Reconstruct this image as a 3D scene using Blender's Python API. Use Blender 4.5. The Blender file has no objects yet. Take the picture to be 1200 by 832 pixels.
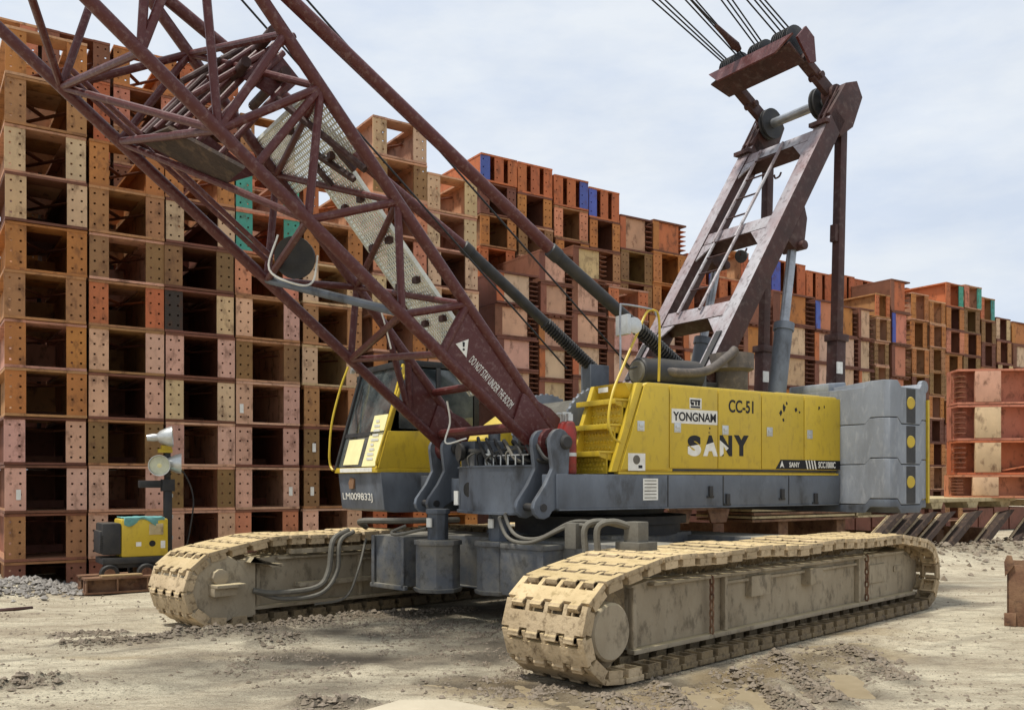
import bpy, bmesh, math, random
import numpy as np
from mathutils import Vector, Matrix
random.seed(7); rng = np.random.default_rng(7)
sc = bpy.context.scene
COL = sc.collection
R = math.radians

# ------------------------------------------------------------------ camera
cam_d = bpy.data.cameras.new('camera'); cam = bpy.data.objects.new('camera', cam_d); COL.objects.link(cam)
cam.location = (0, 0, 1.75); cam.rotation_euler = (R(90), 0, 0)
cam_d.sensor_width = 36; cam_d.lens = 1078 / 1200 * 36; cam_d.shift_y = (565 - 416) / 1200
cam_d.clip_start = .1; cam_d.clip_end = 5000
sc.camera = cam

# ------------------------------------------------------------------ sky and sun
SUN_EL, SUN_AZ = R(70), R(-62)          # azimuth measured from +Y towards +X
world = bpy.data.worlds.new('World'); sc.world = world; world.use_nodes = True
nt = world.node_tree; nt.nodes.clear()
def wn(t, **k):
    n = nt.nodes.new(t)
    for a, v in k.items(): setattr(n, a, v)
    return n
wout = wn('ShaderNodeOutputWorld'); bg = wn('ShaderNodeBackground')
sky = wn('ShaderNodeTexSky', sky_type='NISHITA', sun_disc=False, sun_elevation=SUN_EL, sun_rotation=SUN_AZ, air_density=1.2, dust_density=2.5)
tc = wn('ShaderNodeTexCoord'); mp = wn('ShaderNodeMapping'); mp.inputs['Scale'].default_value = (1.2, 1.2, 3.4)
n1 = wn('ShaderNodeTexNoise'); n1.inputs['Scale'].default_value = 1.9; n1.inputs['Detail'].default_value = 7; n1.inputs['Roughness'].default_value = .55
n2 = wn('ShaderNodeTexNoise'); n2.inputs['Scale'].default_value = 4.3; n2.inputs['Detail'].default_value = 6; n2.inputs['Roughness'].default_value = .6
r1 = wn('ShaderNodeValToRGB'); r1.color_ramp.elements[0].position = .25; r1.color_ramp.elements[1].position = .62
r1.color_ramp.elements[0].color = (.8, .8, .8, 1); r1.color_ramp.elements[1].color = (1, 1, 1, 1)
r2 = wn('ShaderNodeValToRGB'); r2.color_ramp.elements[0].position = .36; r2.color_ramp.elements[1].position = .66
r2.color_ramp.elements[0].color = (6.8, 7.6, 8.9, 1); r2.color_ramp.elements[1].color = (8.2, 8.7, 9.3, 1)
mx = wn('ShaderNodeMixRGB')
L = nt.links.new
L(tc.outputs['Generated'], mp.inputs['Vector']); L(mp.outputs[0], n1.inputs['Vector']); L(mp.outputs[0], n2.inputs['Vector'])
L(n1.outputs['Fac'], r1.inputs[0]); L(n2.outputs['Fac'], r2.inputs[0])
L(r1.outputs[0], mx.inputs[0]); L(sky.outputs[0], mx.inputs[1]); L(r2.outputs[0], mx.inputs[2])
L(mx.outputs[0], bg.inputs['Color']); bg.inputs['Strength'].default_value = .08; L(bg.outputs[0], wout.inputs[0])
sun_d = bpy.data.lights.new('sun', 'SUN'); sun = bpy.data.objects.new('sun', sun_d); COL.objects.link(sun)
sun_d.energy = 3.3; sun_d.angle = R(6); sun_d.color = (1, .96, .88)
sdir = Vector((math.sin(SUN_AZ) * math.cos(SUN_EL), math.cos(SUN_AZ) * math.cos(SUN_EL), math.sin(SUN_EL)))
sdir = Vector((-.88 * math.cos(SUN_EL), -.47 * math.cos(SUN_EL), math.sin(SUN_EL)))
sky.sun_rotation = math.atan2(sdir.x, sdir.y)
sun.rotation_euler = sdir.to_track_quat('Z', 'Y').to_euler()
sc.view_settings.view_transform = 'Standard'; sc.view_settings.look = 'None'; sc.view_settings.gamma = 1
sc.view_settings.exposure = .36

# ------------------------------------------------------------------ materials
def lin(c):
    c = c / 255.
    return c / 12.92 if c <= .04045 else ((c + .055) / 1.055) ** 2.4
def rgb(h):
    if isinstance(h, str): h = tuple(int(h[i:i + 2], 16) for i in (0, 2, 4))
    return tuple(lin(x) for x in h) + (1,)
def mat(name, base, rough=.6, metal=0, dirt=None, amt=.5, scale=3, dirt2=None, amt2=.3, scale2=14, bump=.1, bscale=40, objcol=False, spec=.4,
        stretch=(1, 1, 1), coords='Object', contrast=.12, dust=None, dustamt=0, rand=0):
    m = bpy.data.materials.new(name); m.use_nodes = True; t = m.node_tree; N = t.nodes; K = t.links.new
    b = N['Principled BSDF']; b.inputs['Roughness'].default_value = rough; b.inputs['Metallic'].default_value = metal
    b.inputs['Specular IOR Level'].default_value = spec
    tcn = N.new('ShaderNodeTexCoord'); mpn = N.new('ShaderNodeMapping'); mpn.inputs['Scale'].default_value = stretch
    K(tcn.outputs[coords], mpn.inputs['Vector'])
    oi = N.new('ShaderNodeObjectInfo')
    rv = N.new('ShaderNodeVectorMath'); rv.operation = 'ADD'; K(mpn.outputs[0], rv.inputs[0])
    cm = N.new('ShaderNodeCombineXYZ'); ml = N.new('ShaderNodeMath'); ml.operation = 'MULTIPLY'; ml.inputs[1].default_value = 37
    K(oi.outputs['Random'], ml.inputs[0]); K(ml.outputs[0], cm.inputs[0]); K(ml.outputs[0], cm.inputs[2]); K(cm.outputs[0], rv.inputs[1])
    vec = rv.outputs[0]
    if objcol: col = oi.outputs['Color']
    else:
        c = N.new('ShaderNodeRGB'); c.outputs[0].default_value = rgb(base); col = c.outputs[0]
    if rand:
        hv = N.new('ShaderNodeHueSaturation'); rm = N.new('ShaderNodeMapRange'); rm.inputs[3].default_value = 1 - rand; rm.inputs[4].default_value = 1 + rand * .5
        K(oi.outputs['Random'], rm.inputs[0]); K(rm.outputs[0], hv.inputs['Value']); K(col, hv.inputs['Color']); col = hv.outputs[0]
    def layer(col, dcol, a, s, lo, hi):
        n = N.new('ShaderNodeTexNoise'); n.inputs['Scale'].default_value = s; n.inputs['Detail'].default_value = 8; n.inputs['Roughness'].default_value = .65
        K(vec, n.inputs['Vector'])
        r = N.new('ShaderNodeMapRange'); r.inputs[1].default_value = lo; r.inputs[2].default_value = hi; r.inputs[4].default_value = a
        K(n.outputs['Fac'], r.inputs[0])
        x = N.new('ShaderNodeMixRGB'); K(r.outputs[0], x.inputs[0]); K(col, x.inputs[1])
        if dcol == 'dark':
            hs = N.new('ShaderNodeHueSaturation'); hs.inputs['Value'].default_value = .45; K(col, hs.inputs['Color']); K(hs.outputs[0], x.inputs[2])
        else: x.inputs[2].default_value = rgb(dcol)
        return x.outputs[0], r.outputs[0]
    if dirt: col, _ = layer(col, dirt, amt, scale, .5 - contrast, .5 + contrast + .08)
    if dirt2: col, f2 = layer(col, dirt2, amt2, scale2, .52, .66)
    if dust:
        g = N.new('ShaderNodeNewGeometry'); sx = N.new('ShaderNodeSeparateXYZ'); K(g.outputs['Normal'], sx.inputs[0])
        r = N.new('ShaderNodeMapRange'); r.inputs[1].default_value = .35; r.inputs[2].default_value = .95; r.inputs[4].default_value = dustamt
        K(sx.outputs['Z'], r.inputs[0]); x = N.new('ShaderNodeMixRGB'); K(r.outputs[0], x.inputs[0]); K(col, x.inputs[1]); x.inputs[2].default_value = rgb(dust); col = x.outputs[0]
    K(col, b.inputs['Base Color'])
    if bump:
        n = N.new('ShaderNodeTexNoise'); n.inputs['Scale'].default_value = bscale; n.inputs['Detail'].default_value = 6; K(vec, n.inputs['Vector'])
        bp = N.new('ShaderNodeBump'); bp.inputs['Strength'].default_value = bump; bp.inputs['Distance'].default_value = .02
        K(n.outputs['Fac'], bp.inputs['Height']); K(bp.outputs[0], b.inputs['Normal'])
        rr = N.new('ShaderNodeMapRange'); rr.inputs[3].default_value = max(.05, rough - .12); rr.inputs[4].default_value = min(1, rough + .15); K(n.outputs['Fac'], rr.inputs[0])
        K(rr.outputs[0], b.inputs['Roughness'])
    return m
M = {}
M['yellow'] = mat('yellow_paint', 'C4A830', .4, dirt='AC9032', amt=.5, scale=1.1, dirt2='7A6534', amt2=.28, scale2=12, bump=.05, stretch=(1, 1, .5), dust='D6C98A', dustamt=.35)
M['grey'] = mat('grey_paint', '646B75', .5, dirt='43464B', amt=.8, scale=1.8, dirt2='2A2826', amt2=.75, scale2=2.4, bump=.08, stretch=(1, 1, .5), dust='9A968A', dustamt=.3)
M['cwgrey'] = mat('counterweight_grey', '8B9199', .6, dirt='686B70', amt=.75, scale=1.8, dirt2='B5B7BA', amt2=.25, scale2=12, bump=.2, bscale=30, stretch=(1, 1, .35))
M['dark'] = mat('dark_metal', '26272A', .55, dirt='4A4640', amt=.5, scale=5, bump=.1, dust='6E675A', dustamt=.3)
M['maroon'] = mat('maroon_paint', '50221F', .4, dirt='4C2221', amt=.7, scale=1.6, dirt2='8E7672', amt2=.3, scale2=17, bump=.08, bscale=60, dust='8A6660', dustamt=.15)
M['worn'] = mat('worn_maroon_steel', 'A8A5A8', .5, metal=.0, dirt='744843', amt=.7, scale=1.7, dirt2='4A3A38', amt2=.7, scale2=13, bump=.15, contrast=.1, stretch=(1, 1, .6))
M['rustdark'] = mat('dark_brown_steel', '452823', .6, dirt='2A1E1C', amt=.7, scale=3, dirt2='7E706A', amt2=.25, scale2=10, bump=.15)
M['mud'] = mat('dried_mud_steel', 'C4AE8C', rand=.3, rough=.85, dirt='947F60', amt=.75, scale=2.2, dirt2='5F4E36', amt2=.75, scale2=13, bump=.45, bscale=34, dust='C8B078', dustamt=.45)
M['mudwet'] = mat('wet_mud_steel', '6E5F48', .7, dirt='8C7A5A', amt=.7, scale=4, dirt2='352C22', amt2=.7, scale2=14, bump=.6, bscale=30)  # wet mud; also paints the shaded gap round the near idler
M['exhaust'] = mat('sooty_pipe', '5F5852', .7, dirt='3A3430', amt=.7, scale=4, dirt2='86786A', amt2=.4, scale2=9, bump=.2)
M['mudframe'] = mat('mud_coated_frame', 'A89B84', .85, dirt='82745E', amt=.8, scale=1.3, dirt2='4E4435', amt2=.6, scale2=7, bump=.3, bscale=25, stretch=(1, 1, .6), dust='C9B98E', dustamt=.5)
M['mudgrey'] = mat('mud_splashed_grey', '585C62', .65, dirt='8B8371', amt=.7, scale=2.4, dirt2='3B3833', amt2=.6, scale2=8, bump=.15, dust='A39B86', dustamt=.4)
M['black'] = mat('black_rubber', '161616', .6, dirt='4A463F', amt=.5, scale=6, bump=.1)
M['hose'] = mat('dusty_hose', '69655B', .7, dirt='4F4B43', amt=.6, scale=9, bump=.2)
M['steel'] = mat('bare_steel', 'A9ACB0', .35, metal=.7, dirt='6E6E70', amt=.7, scale=5, bump=.05)
M['white'] = mat('white_print', 'E4E3DC', .6, dirt='B5B0A2', amt=.5, scale=9, bump=0)
M['blackprint'] = mat('black_print', '17161A', .6, bump=0)
M['torn'] = mat('torn_print', '17161A', .6, dirt='F2F2EE', amt=1, scale=2.6, bump=0, contrast=.01)
M['glass'] = mat('cab_glass', '2A3134', .06, dirt='858B88', amt=.5, scale=2, bump=0, spec=.8)  # grey patches imitate pale reflections in the glass
M['cream'] = mat('cream_paper', 'E9DFA6', .7, dirt='CFC48E', amt=.5, scale=6, bump=0)
M['red'] = mat('red_paint', '8E2A23', .4, dirt='5A2A24', amt=.8, scale=8, bump=0)
M['amber'] = mat('amber_plastic', 'C0631F', .25, bump=0)
M['green'] = mat('green_plastic', '1F4A3C', .3, bump=0)
M['lens'] = mat('lamp_glass', 'C9CCB4', .12, bump=0, dirt='8E9184', amt=.5, scale=8)
M['alu'] = mat('aluminium', 'C4C6C4', .35, metal=.55, dirt='8C8C88', amt=.5, scale=9, bump=.05)
M['grating'] = mat('galvanised_grating', 'E6E8DE', .55, metal=.2, dirt='8E9188', amt=.5, scale=6, bump=.05)
M['cloth'] = mat('teal_cloth', '6FA5A2', .9, dirt='4D7E80', amt=.6, scale=9, bump=.3)
M['rope'] = mat('greased_wire_rope', '1E1F22', .5, bump=.2, bscale=120)
M['paint'] = mat('primer_paint', 'FFFFFF', .7, objcol=True, dirt='dark', amt=.62, scale=1.2, dirt2='54331F', amt2=.7, scale2=5, bump=.15, bscale=25, stretch=(1, 1, .6), dust='C8A47C', dustamt=.25)
M['wood'] = mat('weathered_timber', 'A58A63', .85, dirt='6E5A42', amt=.7, scale=2, bump=.3, stretch=(.3, 4, 4))
M['rustplate'] = mat('rusty_plate', '6B4A37', .8, dirt='9A7B5C', amt=.7, scale=4, dirt2='3B2A22', amt2=.7, scale2=9, bump=.3)
M['darkpile'] = mat('dark_rusted_pile', '3E3028', .85, dirt='241C18', amt=.7, scale=3, dirt2='6B5743', amt2=.5, scale2=8, bump=.3)
M['pale'] = mat('pale_concrete', 'B9AE97', .9, dirt='A99E88', amt=.6, scale=3, bump=.3)
M['beige'] = mat('beige_steel', 'C4B38B', .75, dirt='8F7D58', amt=.7, scale=2.2, dirt2='5D4A35', amt2=.6, scale2=8, bump=.15)
M['gravel'] = mat('grey_gravel', '9A948C', .95, dirt='5B5752', amt=.7, scale=6, bump=.2, coords='Object')
M['clod'] = mat('mud_clods', '85796A', .95, dirt='62543F', amt=.7, scale=5, bump=.4)

# ------------------------------------------------------------------ mesh builder
class MB:
    def __init__(s): s.v = []; s.f = []
    def add(s, vs, fs):
        o = len(s.v); s.v += [tuple(x) for x in vs]; s.f += [tuple(i + o for i in f) for f in fs]; return s
    def box(s, x0, x1, y0, y1, z0, z1):
        if x0 > x1: x0, x1 = x1, x0
        if y0 > y1: y0, y1 = y1, y0
        if z0 > z1: z0, z1 = z1, z0
        return s.add([(x0, y0, z0), (x1, y0, z0), (x1, y1, z0), (x0, y1, z0), (x0, y0, z1), (x1, y0, z1), (x1, y1, z1), (x0, y1, z1)],
                     [(0, 3, 2, 1), (4, 5, 6, 7), (0, 1, 5, 4), (1, 2, 6, 5), (2, 3, 7, 6), (3, 0, 4, 7)])
    def bar(s, p, q, w, h, up=(0, 0, 1)):
        p, q, up = Vector(p), Vector(q), Vector(up); d = (q - p).normalized(); a = d.cross(up)
        if a.length < 1e-4: a = d.cross(Vector((1, 0, 0)))
        a.normalize(); b = a.cross(d).normalized(); vs = []
        for c in (p, q):
            for i, j in ((-1, -1), (1, -1), (1, 1), (-1, 1)): vs.append(c + a * (i * w / 2) + b * (j * h / 2))
        return s.add(vs, [(0, 1, 2, 3), (7, 6, 5, 4), (0, 4, 5, 1), (1, 5, 6, 2), (2, 6, 7, 3), (3, 7, 4, 0)])
    def tube(s, p, q, r, n=10, r2=None): return s.path([p, q], r, n, r2)
    def path(s, pts, r, n=8, r2=None):
        pts = [Vector(p) for p in pts]; vs = []; fs = []; prev = None; m = len(pts)
        for i, p in enumerate(pts):
            d = (pts[min(i + 1, m - 1)] - pts[max(i - 1, 0)]).normalized()
            if prev is None:
                a = d.cross(Vector((0, 0, 1)));
                if a.length < .05: a = d.cross(Vector((1, 0, 0)))
            else: a = prev - d * prev.dot(d)
            a.normalize(); prev = a; b = d.cross(a)
            rr = r if r2 is None else r + (r2 - r) * i / (m - 1)
            for k in range(n):
                t = 2 * math.pi * k / n; vs.append(p + a * (math.cos(t) * rr) + b * (math.sin(t) * rr))
        for i in range(m - 1):
            for k in range(n):
                k2 = (k + 1) % n; fs.append((i * n + k, i * n + k2, (i + 1) * n + k2, (i + 1) * n + k))
        fs.append(tuple(range(n))[::-1]); fs.append(tuple((m - 1) * n + k for k in range(n)))
        return s.add(vs, fs)
    def prism(s, poly, axis, a, b):
        # poly in the two other axes (cyclic order x->(y,z), y->(x,z), z->(x,y))
        n = len(poly); vs = []
        for c in (a, b):
            for u, w in poly: vs.append({'x': (c, u, w), 'y': (u, c, w), 'z': (u, w, c)}[axis])
        fs = [tuple(range(n))[::-1], tuple(range(n, 2 * n))] + [(i, (i + 1) % n, n + (i + 1) % n, n + i) for i in range(n)]
        return s.add(vs, fs)
    def lathe(s, prof, c, ax, n=20):
        # prof: list of (dist along axis, radius)
        c = Vector(c); ax = Vector(ax).normalized(); a = ax.cross(Vector((0, 0, 1)))
        if a.length < .05: a = ax.cross(Vector((1, 0, 0)))
        a.normalize(); b = ax.cross(a); vs = []; fs = []
        for t, r in prof:
            for k in range(n):
                th = 2 * math.pi * k / n; vs.append(c + ax * t + (a * math.cos(th) + b * math.sin(th)) * max(r, 1e-4))
        for i in range(len(prof) - 1):
            for k in range(n):
                k2 = (k + 1) % n; fs.append((i * n + k, i * n + k2, (i + 1) * n + k2, (i + 1) * n + k))
        fs.append(tuple(range(n))[::-1]); fs.append(tuple((len(prof) - 1) * n + k for k in range(n)))
        return s.add(vs, fs)
    def mesh(s, name, m, bevel=0, angle=32):
        me = bpy.data.meshes.new(name); me.from_pydata([tuple(map(float, v)) for v in s.v], [], s.f); me.update()
        bm = bmesh.new(); bm.from_mesh(me); bmesh.ops.recalc_face_normals(bm, faces=bm.faces)
        if bevel:
            es = [e for e in bm.edges if len(e.link_faces) == 2 and e.calc_face_angle(0) > R(25)]
            bmesh.ops.bevel(bm, geom=es, offset=bevel, segments=2, profile=.6, affect='EDGES', clamp_overlap=True)
        bm.to_mesh(me); bm.free()
        me.polygons.foreach_set('use_smooth', [True] * len(me.polygons)); me.set_sharp_from_angle(angle=R(angle))
        me.materials.append(M[m] if isinstance(m, str) else m); return me
    def build(s, name, m, parent=None, bevel=0, angle=32, **props):
        return link(name, s.mesh(name, m, bevel, angle), parent, **props)
def link(name, me, parent=None, **props):
    o = bpy.data.objects.new(name, me); COL.objects.link(o)
    if parent: o.parent = parent
    for k, v in props.items(): o[k] = v
    return o
def thing(name, label, cat, loc=(0, 0, 0), rz=0, group=None):
    o = bpy.data.objects.new(name, None); COL.objects.link(o); o.location = loc; o.rotation_euler.z = rz; o.empty_display_size = .3
    o['label'] = label; o['category'] = cat
    if group: o['group'] = group
    return o
def smooth_path(pts, k=6):
    P = [Vector(p) for p in pts]; P = [P[0] * 2 - P[1]] + P + [P[-1] * 2 - P[-2]]; out = []
    for i in range(1, len(P) - 2):
        for j in range(k):
            t = j / k; a, b, c, d = P[i - 1:i + 3]
            out.append(.5 * ((2 * b) + (c - a) * t + (2 * a - 5 * b + 4 * c - d) * t * t + (3 * b - a - 3 * c + d) * t ** 3))
    out.append(P[-2]); return out
def text_verts(s, w, h, bold=0, shear=0, ext=.0015):
    cu = bpy.data.curves.new('lettering', 'FONT'); cu.body = s; cu.offset = bold; cu.extrude = .01; cu.shear = shear
    o = bpy.data.objects.new('lettering', cu); COL.objects.link(o); bpy.context.view_layer.update()
    me = bpy.data.meshes.new_from_object(o.evaluated_get(bpy.context.evaluated_depsgraph_get()))
    bpy.data.objects.remove(o); bpy.data.curves.remove(cu)
    a = np.array([v.co[:] for v in me.vertices]); lo = a.min(0); hi = a.max(0)
    a = (a - lo) / np.maximum(hi - lo, 1e-6) - .5; a[:, 0] *= w; a[:, 1] *= h; a[:, 2] *= 2 * ext
    fs = [tuple(p.vertices) for p in me.polygons]; bpy.data.meshes.remove(me); return a, fs
def lettering(s, c, xd, up, w, h, m, parent, bold=0, shear=0):
    a, fs = text_verts(s, w, h, bold, shear); c, xd, up = Vector(c), Vector(xd).normalized(), Vector(up).normalized(); n = xd.cross(up)
    mb = MB().add([c + xd * p[0] + up * p[1] + n * p[2] for p in a], fs)
    return mb.build('lettering', m, parent)

# ------------------------------------------------------------------ site frames
FP, CX, CY, H = 1078., 600., 565., 1.75           # surveyed photo geometry, used to place things on their real planes
C0 = Vector((1.16, 12.56, 0)); _a = math.atan2(1611, 1078)
F = Vector((-math.sin(_a), -math.cos(_a), 0)); LV = Vector((-F.y, F.x, 0)); UANG = math.atan2(F.y, F.x)
def toU(p): d = Vector(p) - C0; return Vector((d.dot(F), d.dot(LV), d.z))
def fromU(x, y, z=0): return C0 + F * x + LV * y + Vector((0, 0, z))
def ray(u, v): return Vector(((u - CX) / FP, 1, -(v - CY) / FP))
_oU = toU((0, 0, H))
def hitU(u, v, ax, val):
    d = ray(u, v); r = Vector((d.dot(F), d.dot(LV), d.z)); return _oU + r * ((val - _oU[ax]) / r[ax])
def hitg(u, v, z=0):
    d = ray(u, v); return Vector((0, 0, H)) + d * ((z - H) / d.z)

exec_parts = []

# ------------------------------------------------------------------ ground
def vnoise(x, y, seed=0):
    x = np.asarray(x, float); y = np.asarray(y, float); xi = np.floor(x).astype(np.int64); yi = np.floor(y).astype(np.int64); xf = x - xi; yf = y - yi
    def hsh(a, b):
        n = (a * 374761393 + b * 668265263 + seed * 974634541) & 0x7fffffff; n = ((n ^ (n >> 13)) * 1274126177) & 0x7fffffff
        return ((n ^ (n >> 16)) & 0xffff) / 65535.
    u = xf * xf * (3 - 2 * xf); w = yf * yf * (3 - 2 * yf)
    return (hsh(xi, yi) * (1 - u) + hsh(xi + 1, yi) * u) * (1 - w) + (hsh(xi, yi + 1) * (1 - u) + hsh(xi + 1, yi + 1) * u) * w
def fbm(x, y, o=4, seed=0):
    s = 0; a = .5
    for i in range(o): s = s + a * (vnoise(x * 2 ** i, y * 2 ** i, seed + i) - .5); a *= .5
    return s
def seg(x, y, p, q):
    px, py = p[0], p[1]; dx, dy = q[0] - px, q[1] - py; l2 = dx * dx + dy * dy; t = np.clip(((x - px) * dx + (y - py) * dy) / l2, 0, 1)
    return np.hypot(x - px - t * dx, y - py - t * dy)
RIDGES = [((862, 790), (960, 848), .10, .05), ((905, 769), (985, 828), .11, .055), ((985, 760), (1060, 800), .14, .03), ((700, 812), (760, 850), .12, .04), ((770, 806), (830, 850), .1, .045),
          ((70, 757), (210, 748), .12, .045), ((210, 748), (330, 738), .13, .05), ((300, 757), (352, 750), .16, .06), ((0, 806), (70, 800), .13, .06), ((240, 742), (420, 724), .14, .06), ((350, 826), (420, 826), .12, .05),
          ((400, 722), (560, 716), .12, .03), ((60, 745), (150, 742), .1, .02)]
PUD = [((615, 800), (720, 845), .22), ((850, 775), (880, 815), .13), ((880, 800), (905, 832), .12), ((950, 756), (1010, 752), .15), ((930, 785), (960, 812), .14), ((985, 790), (1005, 812), .16), ((800, 800), (840, 840), .16), ((500, 800), (560, 806), .1)]
T45 = math.sqrt(.5)
def ground_h(x, y):
    x = np.asarray(x, float); y = np.asarray(y, float)
    h = .05 * fbm(x * .45, y * .45, 3, 1) + .035 * fbm(x * 2.3, y * 2.3, 4, 5) + .03 * np.clip(fbm(x * 5.5, y * 7, 4, 8), 0, 1) * np.clip(4 * fbm(x * .8, y * 1.1, 2, 9) + .4, 0, 1)
    t = (x + y) * T45; n = (y - x) * T45
    trk = np.zeros_like(h)
    for t0, n0 in ((5.7, 4.94), (4.79, 10.24)):
        dd = np.maximum(np.maximum(n0 - .0 - n, n - n0 - .95), np.maximum(t0 + .2 - t, t - t0 - 8.0)); trk = np.maximum(trk, np.clip(1 - np.maximum(dd, 0) / .35, 0, 1))
    for a, b, w, hh in RIDGES:
        d = seg(x, y, hitg(*a), hitg(*b)); 
        pa, qa = hitg(*a), hitg(*b); dl = (qa - pa).normalized(); al = (x - pa.x) * dl.x + (y - pa.y) * dl.y
        lug_ = .5 + .5 * np.sin(al * 2 * math.pi / .13 + 4 * d / w + 2.5 * fbm(x * 1.5, y * 1.5, 2, 44))
        h = h + hh * np.exp(-(d / w) ** 2) * (.3 + .8 * lug_ + 1.4 * np.clip(fbm(x * 9, y * 9, 3, 11) + .2, 0, 1))
    for a, b, w in PUD:
        d = seg(x, y, hitg(*a), hitg(*b)) * (1 + .9 * fbm(x * 3, y * 3, 3, 21)); h = h - .05 * np.exp(-(d / w) ** 4)
    # tread ruts beside the near track
    rut = np.exp(-((n - 4.25) / .38) ** 2) * np.clip((t - 6) / 1., 0, 1) * np.clip((12 - t) / 1.5, 0, 1)
    mudz = np.zeros_like(h)
    for a_, b_, w_ in (((230, 775), (620, 775), .55), ((430, 735), (660, 745), .6), ((680, 815), (1000, 765), .6), ((60, 800), (160, 806), .3), ((80, 752), (330, 742), .2), ((560, 800), (650, 810), .4)):
        mudz = np.maximum(mudz, np.exp(-(seg(x, y, hitg(*a_), hitg(*b_)) / w_) ** 2))
    mudz = np.clip(mudz * (.5 + 2.2 * fbm(x * 1.4, y * 1.9, 3, 71)), 0, 1)
    h = h + mudz * .1 * (np.abs(fbm(x * 5, y * 6.5, 5, 81)) * 1.6 + .5 * fbm(x * 12, y * 12, 2, 82))
    h = h + rut * .028 * np.sin(t * 2 * math.pi / .27 + 3 * fbm(x, y, 2, 40))
    h = h * (1 - trk) + trk * (-.015)
    # earth bank against the sheet piles at the back right, gravel bank under the girder stacks
    U0 = (x - C0.x) * F.x + (y - C0.y) * F.y; U1 = (x - C0.x) * LV.x + (y - C0.y) * LV.y
    bank = np.exp(-((U1 + 2.0) / 1.1) ** 2) * np.clip((-U0 - 4.2) / 1.5, 0, 1); h = h + bank * (.34 + .35 * fbm(x * 1.3, y * 1.3, 4, 31))
    gb = np.exp(-((U1 + 6.9) / .75) ** 2) * np.clip((U0 - 5.6) / .5, 0, 1); h = h + gb * (.16 + .1 * fbm(x * 3, y * 3, 3, 33))
    return h
def axis(lo, a, b, hi, step, g=1.16):
    m = list(np.arange(a, b, step)); s = step; p = b; r = []
    while p < hi: r.append(p); s *= g; p += s
    r.append(hi); s = step; p = a; l = []
    while p > lo: s *= g; p -= s; l.append(p)
    l[-1] = lo; return np.array(l[::-1] + m + r)
gx = axis(-1500, -7.2, 7.5, 1500, .032); gy = axis(-300, 6.6, 12.5, 3000, .03)
X, Y = np.meshgrid(gx, gy); Z = ground_h(X, Y); Z = np.where(np.hypot(X, Y) > 60, Z * 0, Z)
nx, ny = len(gx), len(gy); V = np.stack([X, Y, Z], -1).reshape(-1, 3)
idx = np.arange(nx * ny).reshape(ny, nx); Q = np.stack([idx[:-1, :-1], idx[:-1, 1:], idx[1:, 1:], idx[1:, :-1]], -1).reshape(-1, 4)
gm = bpy.data.meshes.new('ground'); gm.vertices.add(len(V)); gm.vertices.foreach_set('co', V.ravel()); gm.loops.add(Q.size); gm.loops.foreach_set('vertex_index', Q.ravel())
gm.polygons.add(len(Q)); gm.polygons.foreach_set('loop_start', np.arange(0, Q.size, 4)); gm.polygons.foreach_set('loop_total', np.full(len(Q), 4)); gm.update(); gm.polygons.foreach_set('use_smooth', [True] * len(Q))
wet_and_shadow = np.zeros(X.shape)  # wet mud, with the boom's shadow band darkened into the ground colour
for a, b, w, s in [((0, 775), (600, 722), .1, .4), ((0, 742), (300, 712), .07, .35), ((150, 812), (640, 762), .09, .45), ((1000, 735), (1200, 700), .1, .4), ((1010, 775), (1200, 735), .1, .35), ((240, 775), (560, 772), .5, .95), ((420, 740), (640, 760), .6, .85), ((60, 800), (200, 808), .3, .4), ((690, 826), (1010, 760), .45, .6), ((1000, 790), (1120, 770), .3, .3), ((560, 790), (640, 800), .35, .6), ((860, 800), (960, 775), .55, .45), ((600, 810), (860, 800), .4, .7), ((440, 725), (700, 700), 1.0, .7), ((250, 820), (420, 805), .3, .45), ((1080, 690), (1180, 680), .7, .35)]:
    wet_and_shadow = np.maximum(wet_and_shadow, s * np.exp(-(seg(X, Y, hitg(*a), hitg(*b)) / w) ** 2))
for a, b, w, hh in RIDGES: wet_and_shadow = np.maximum(wet_and_shadow, .75 * np.exp(-(seg(X, Y, hitg(*a), hitg(*b)) / (w * 1.5)) ** 2))
for a, b, w in PUD: wet_and_shadow = np.maximum(wet_and_shadow, .7 * np.exp(-(seg(X, Y, hitg(*a), hitg(*b)) / (w * 1.5)) ** 2))
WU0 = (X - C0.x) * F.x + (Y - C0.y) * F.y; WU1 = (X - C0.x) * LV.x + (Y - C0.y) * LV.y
wet_and_shadow = np.maximum(wet_and_shadow, .6 * np.exp(-((WU1 + 2.1) / 1.2) ** 2) * np.clip((-WU0 - 3) / 2, 0, 1))
wet_and_shadow = np.clip(wet_and_shadow * (.75 + 1.6 * fbm(X * 2.2, Y * 2.2, 4, 51)) + 1.5 * np.clip(fbm(X * .6, Y * 1.5, 5, 61) - .06, 0, 1), 0, 1)
silt = np.zeros(X.shape)
for a, b, w, s in [((590, 812), (760, 830), .5, .9), ((800, 815), (1000, 765), .5, .85), ((520, 800), (600, 800), .25, .6), ((900, 745), (1040, 740), .3, .6), ((40, 770), (330, 772), .14, .35)]:
    silt = np.maximum(silt, s * np.exp(-(seg(X, Y, hitg(*a), hitg(*b)) / w) ** 2))
silt = np.clip(silt * (.6 + 2.2 * fbm(X * 1.7, Y * 2.1, 4, 97) + .3), 0, 1)
as_ = gm.attributes.new('silt', 'FLOAT', 'POINT'); as_.data.foreach_set('value', silt.ravel().astype(np.float32))
at = gm.attributes.new('wet', 'FLOAT', 'POINT'); at.data.foreach_set('value', wet_and_shadow.ravel().astype(np.float32))
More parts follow.
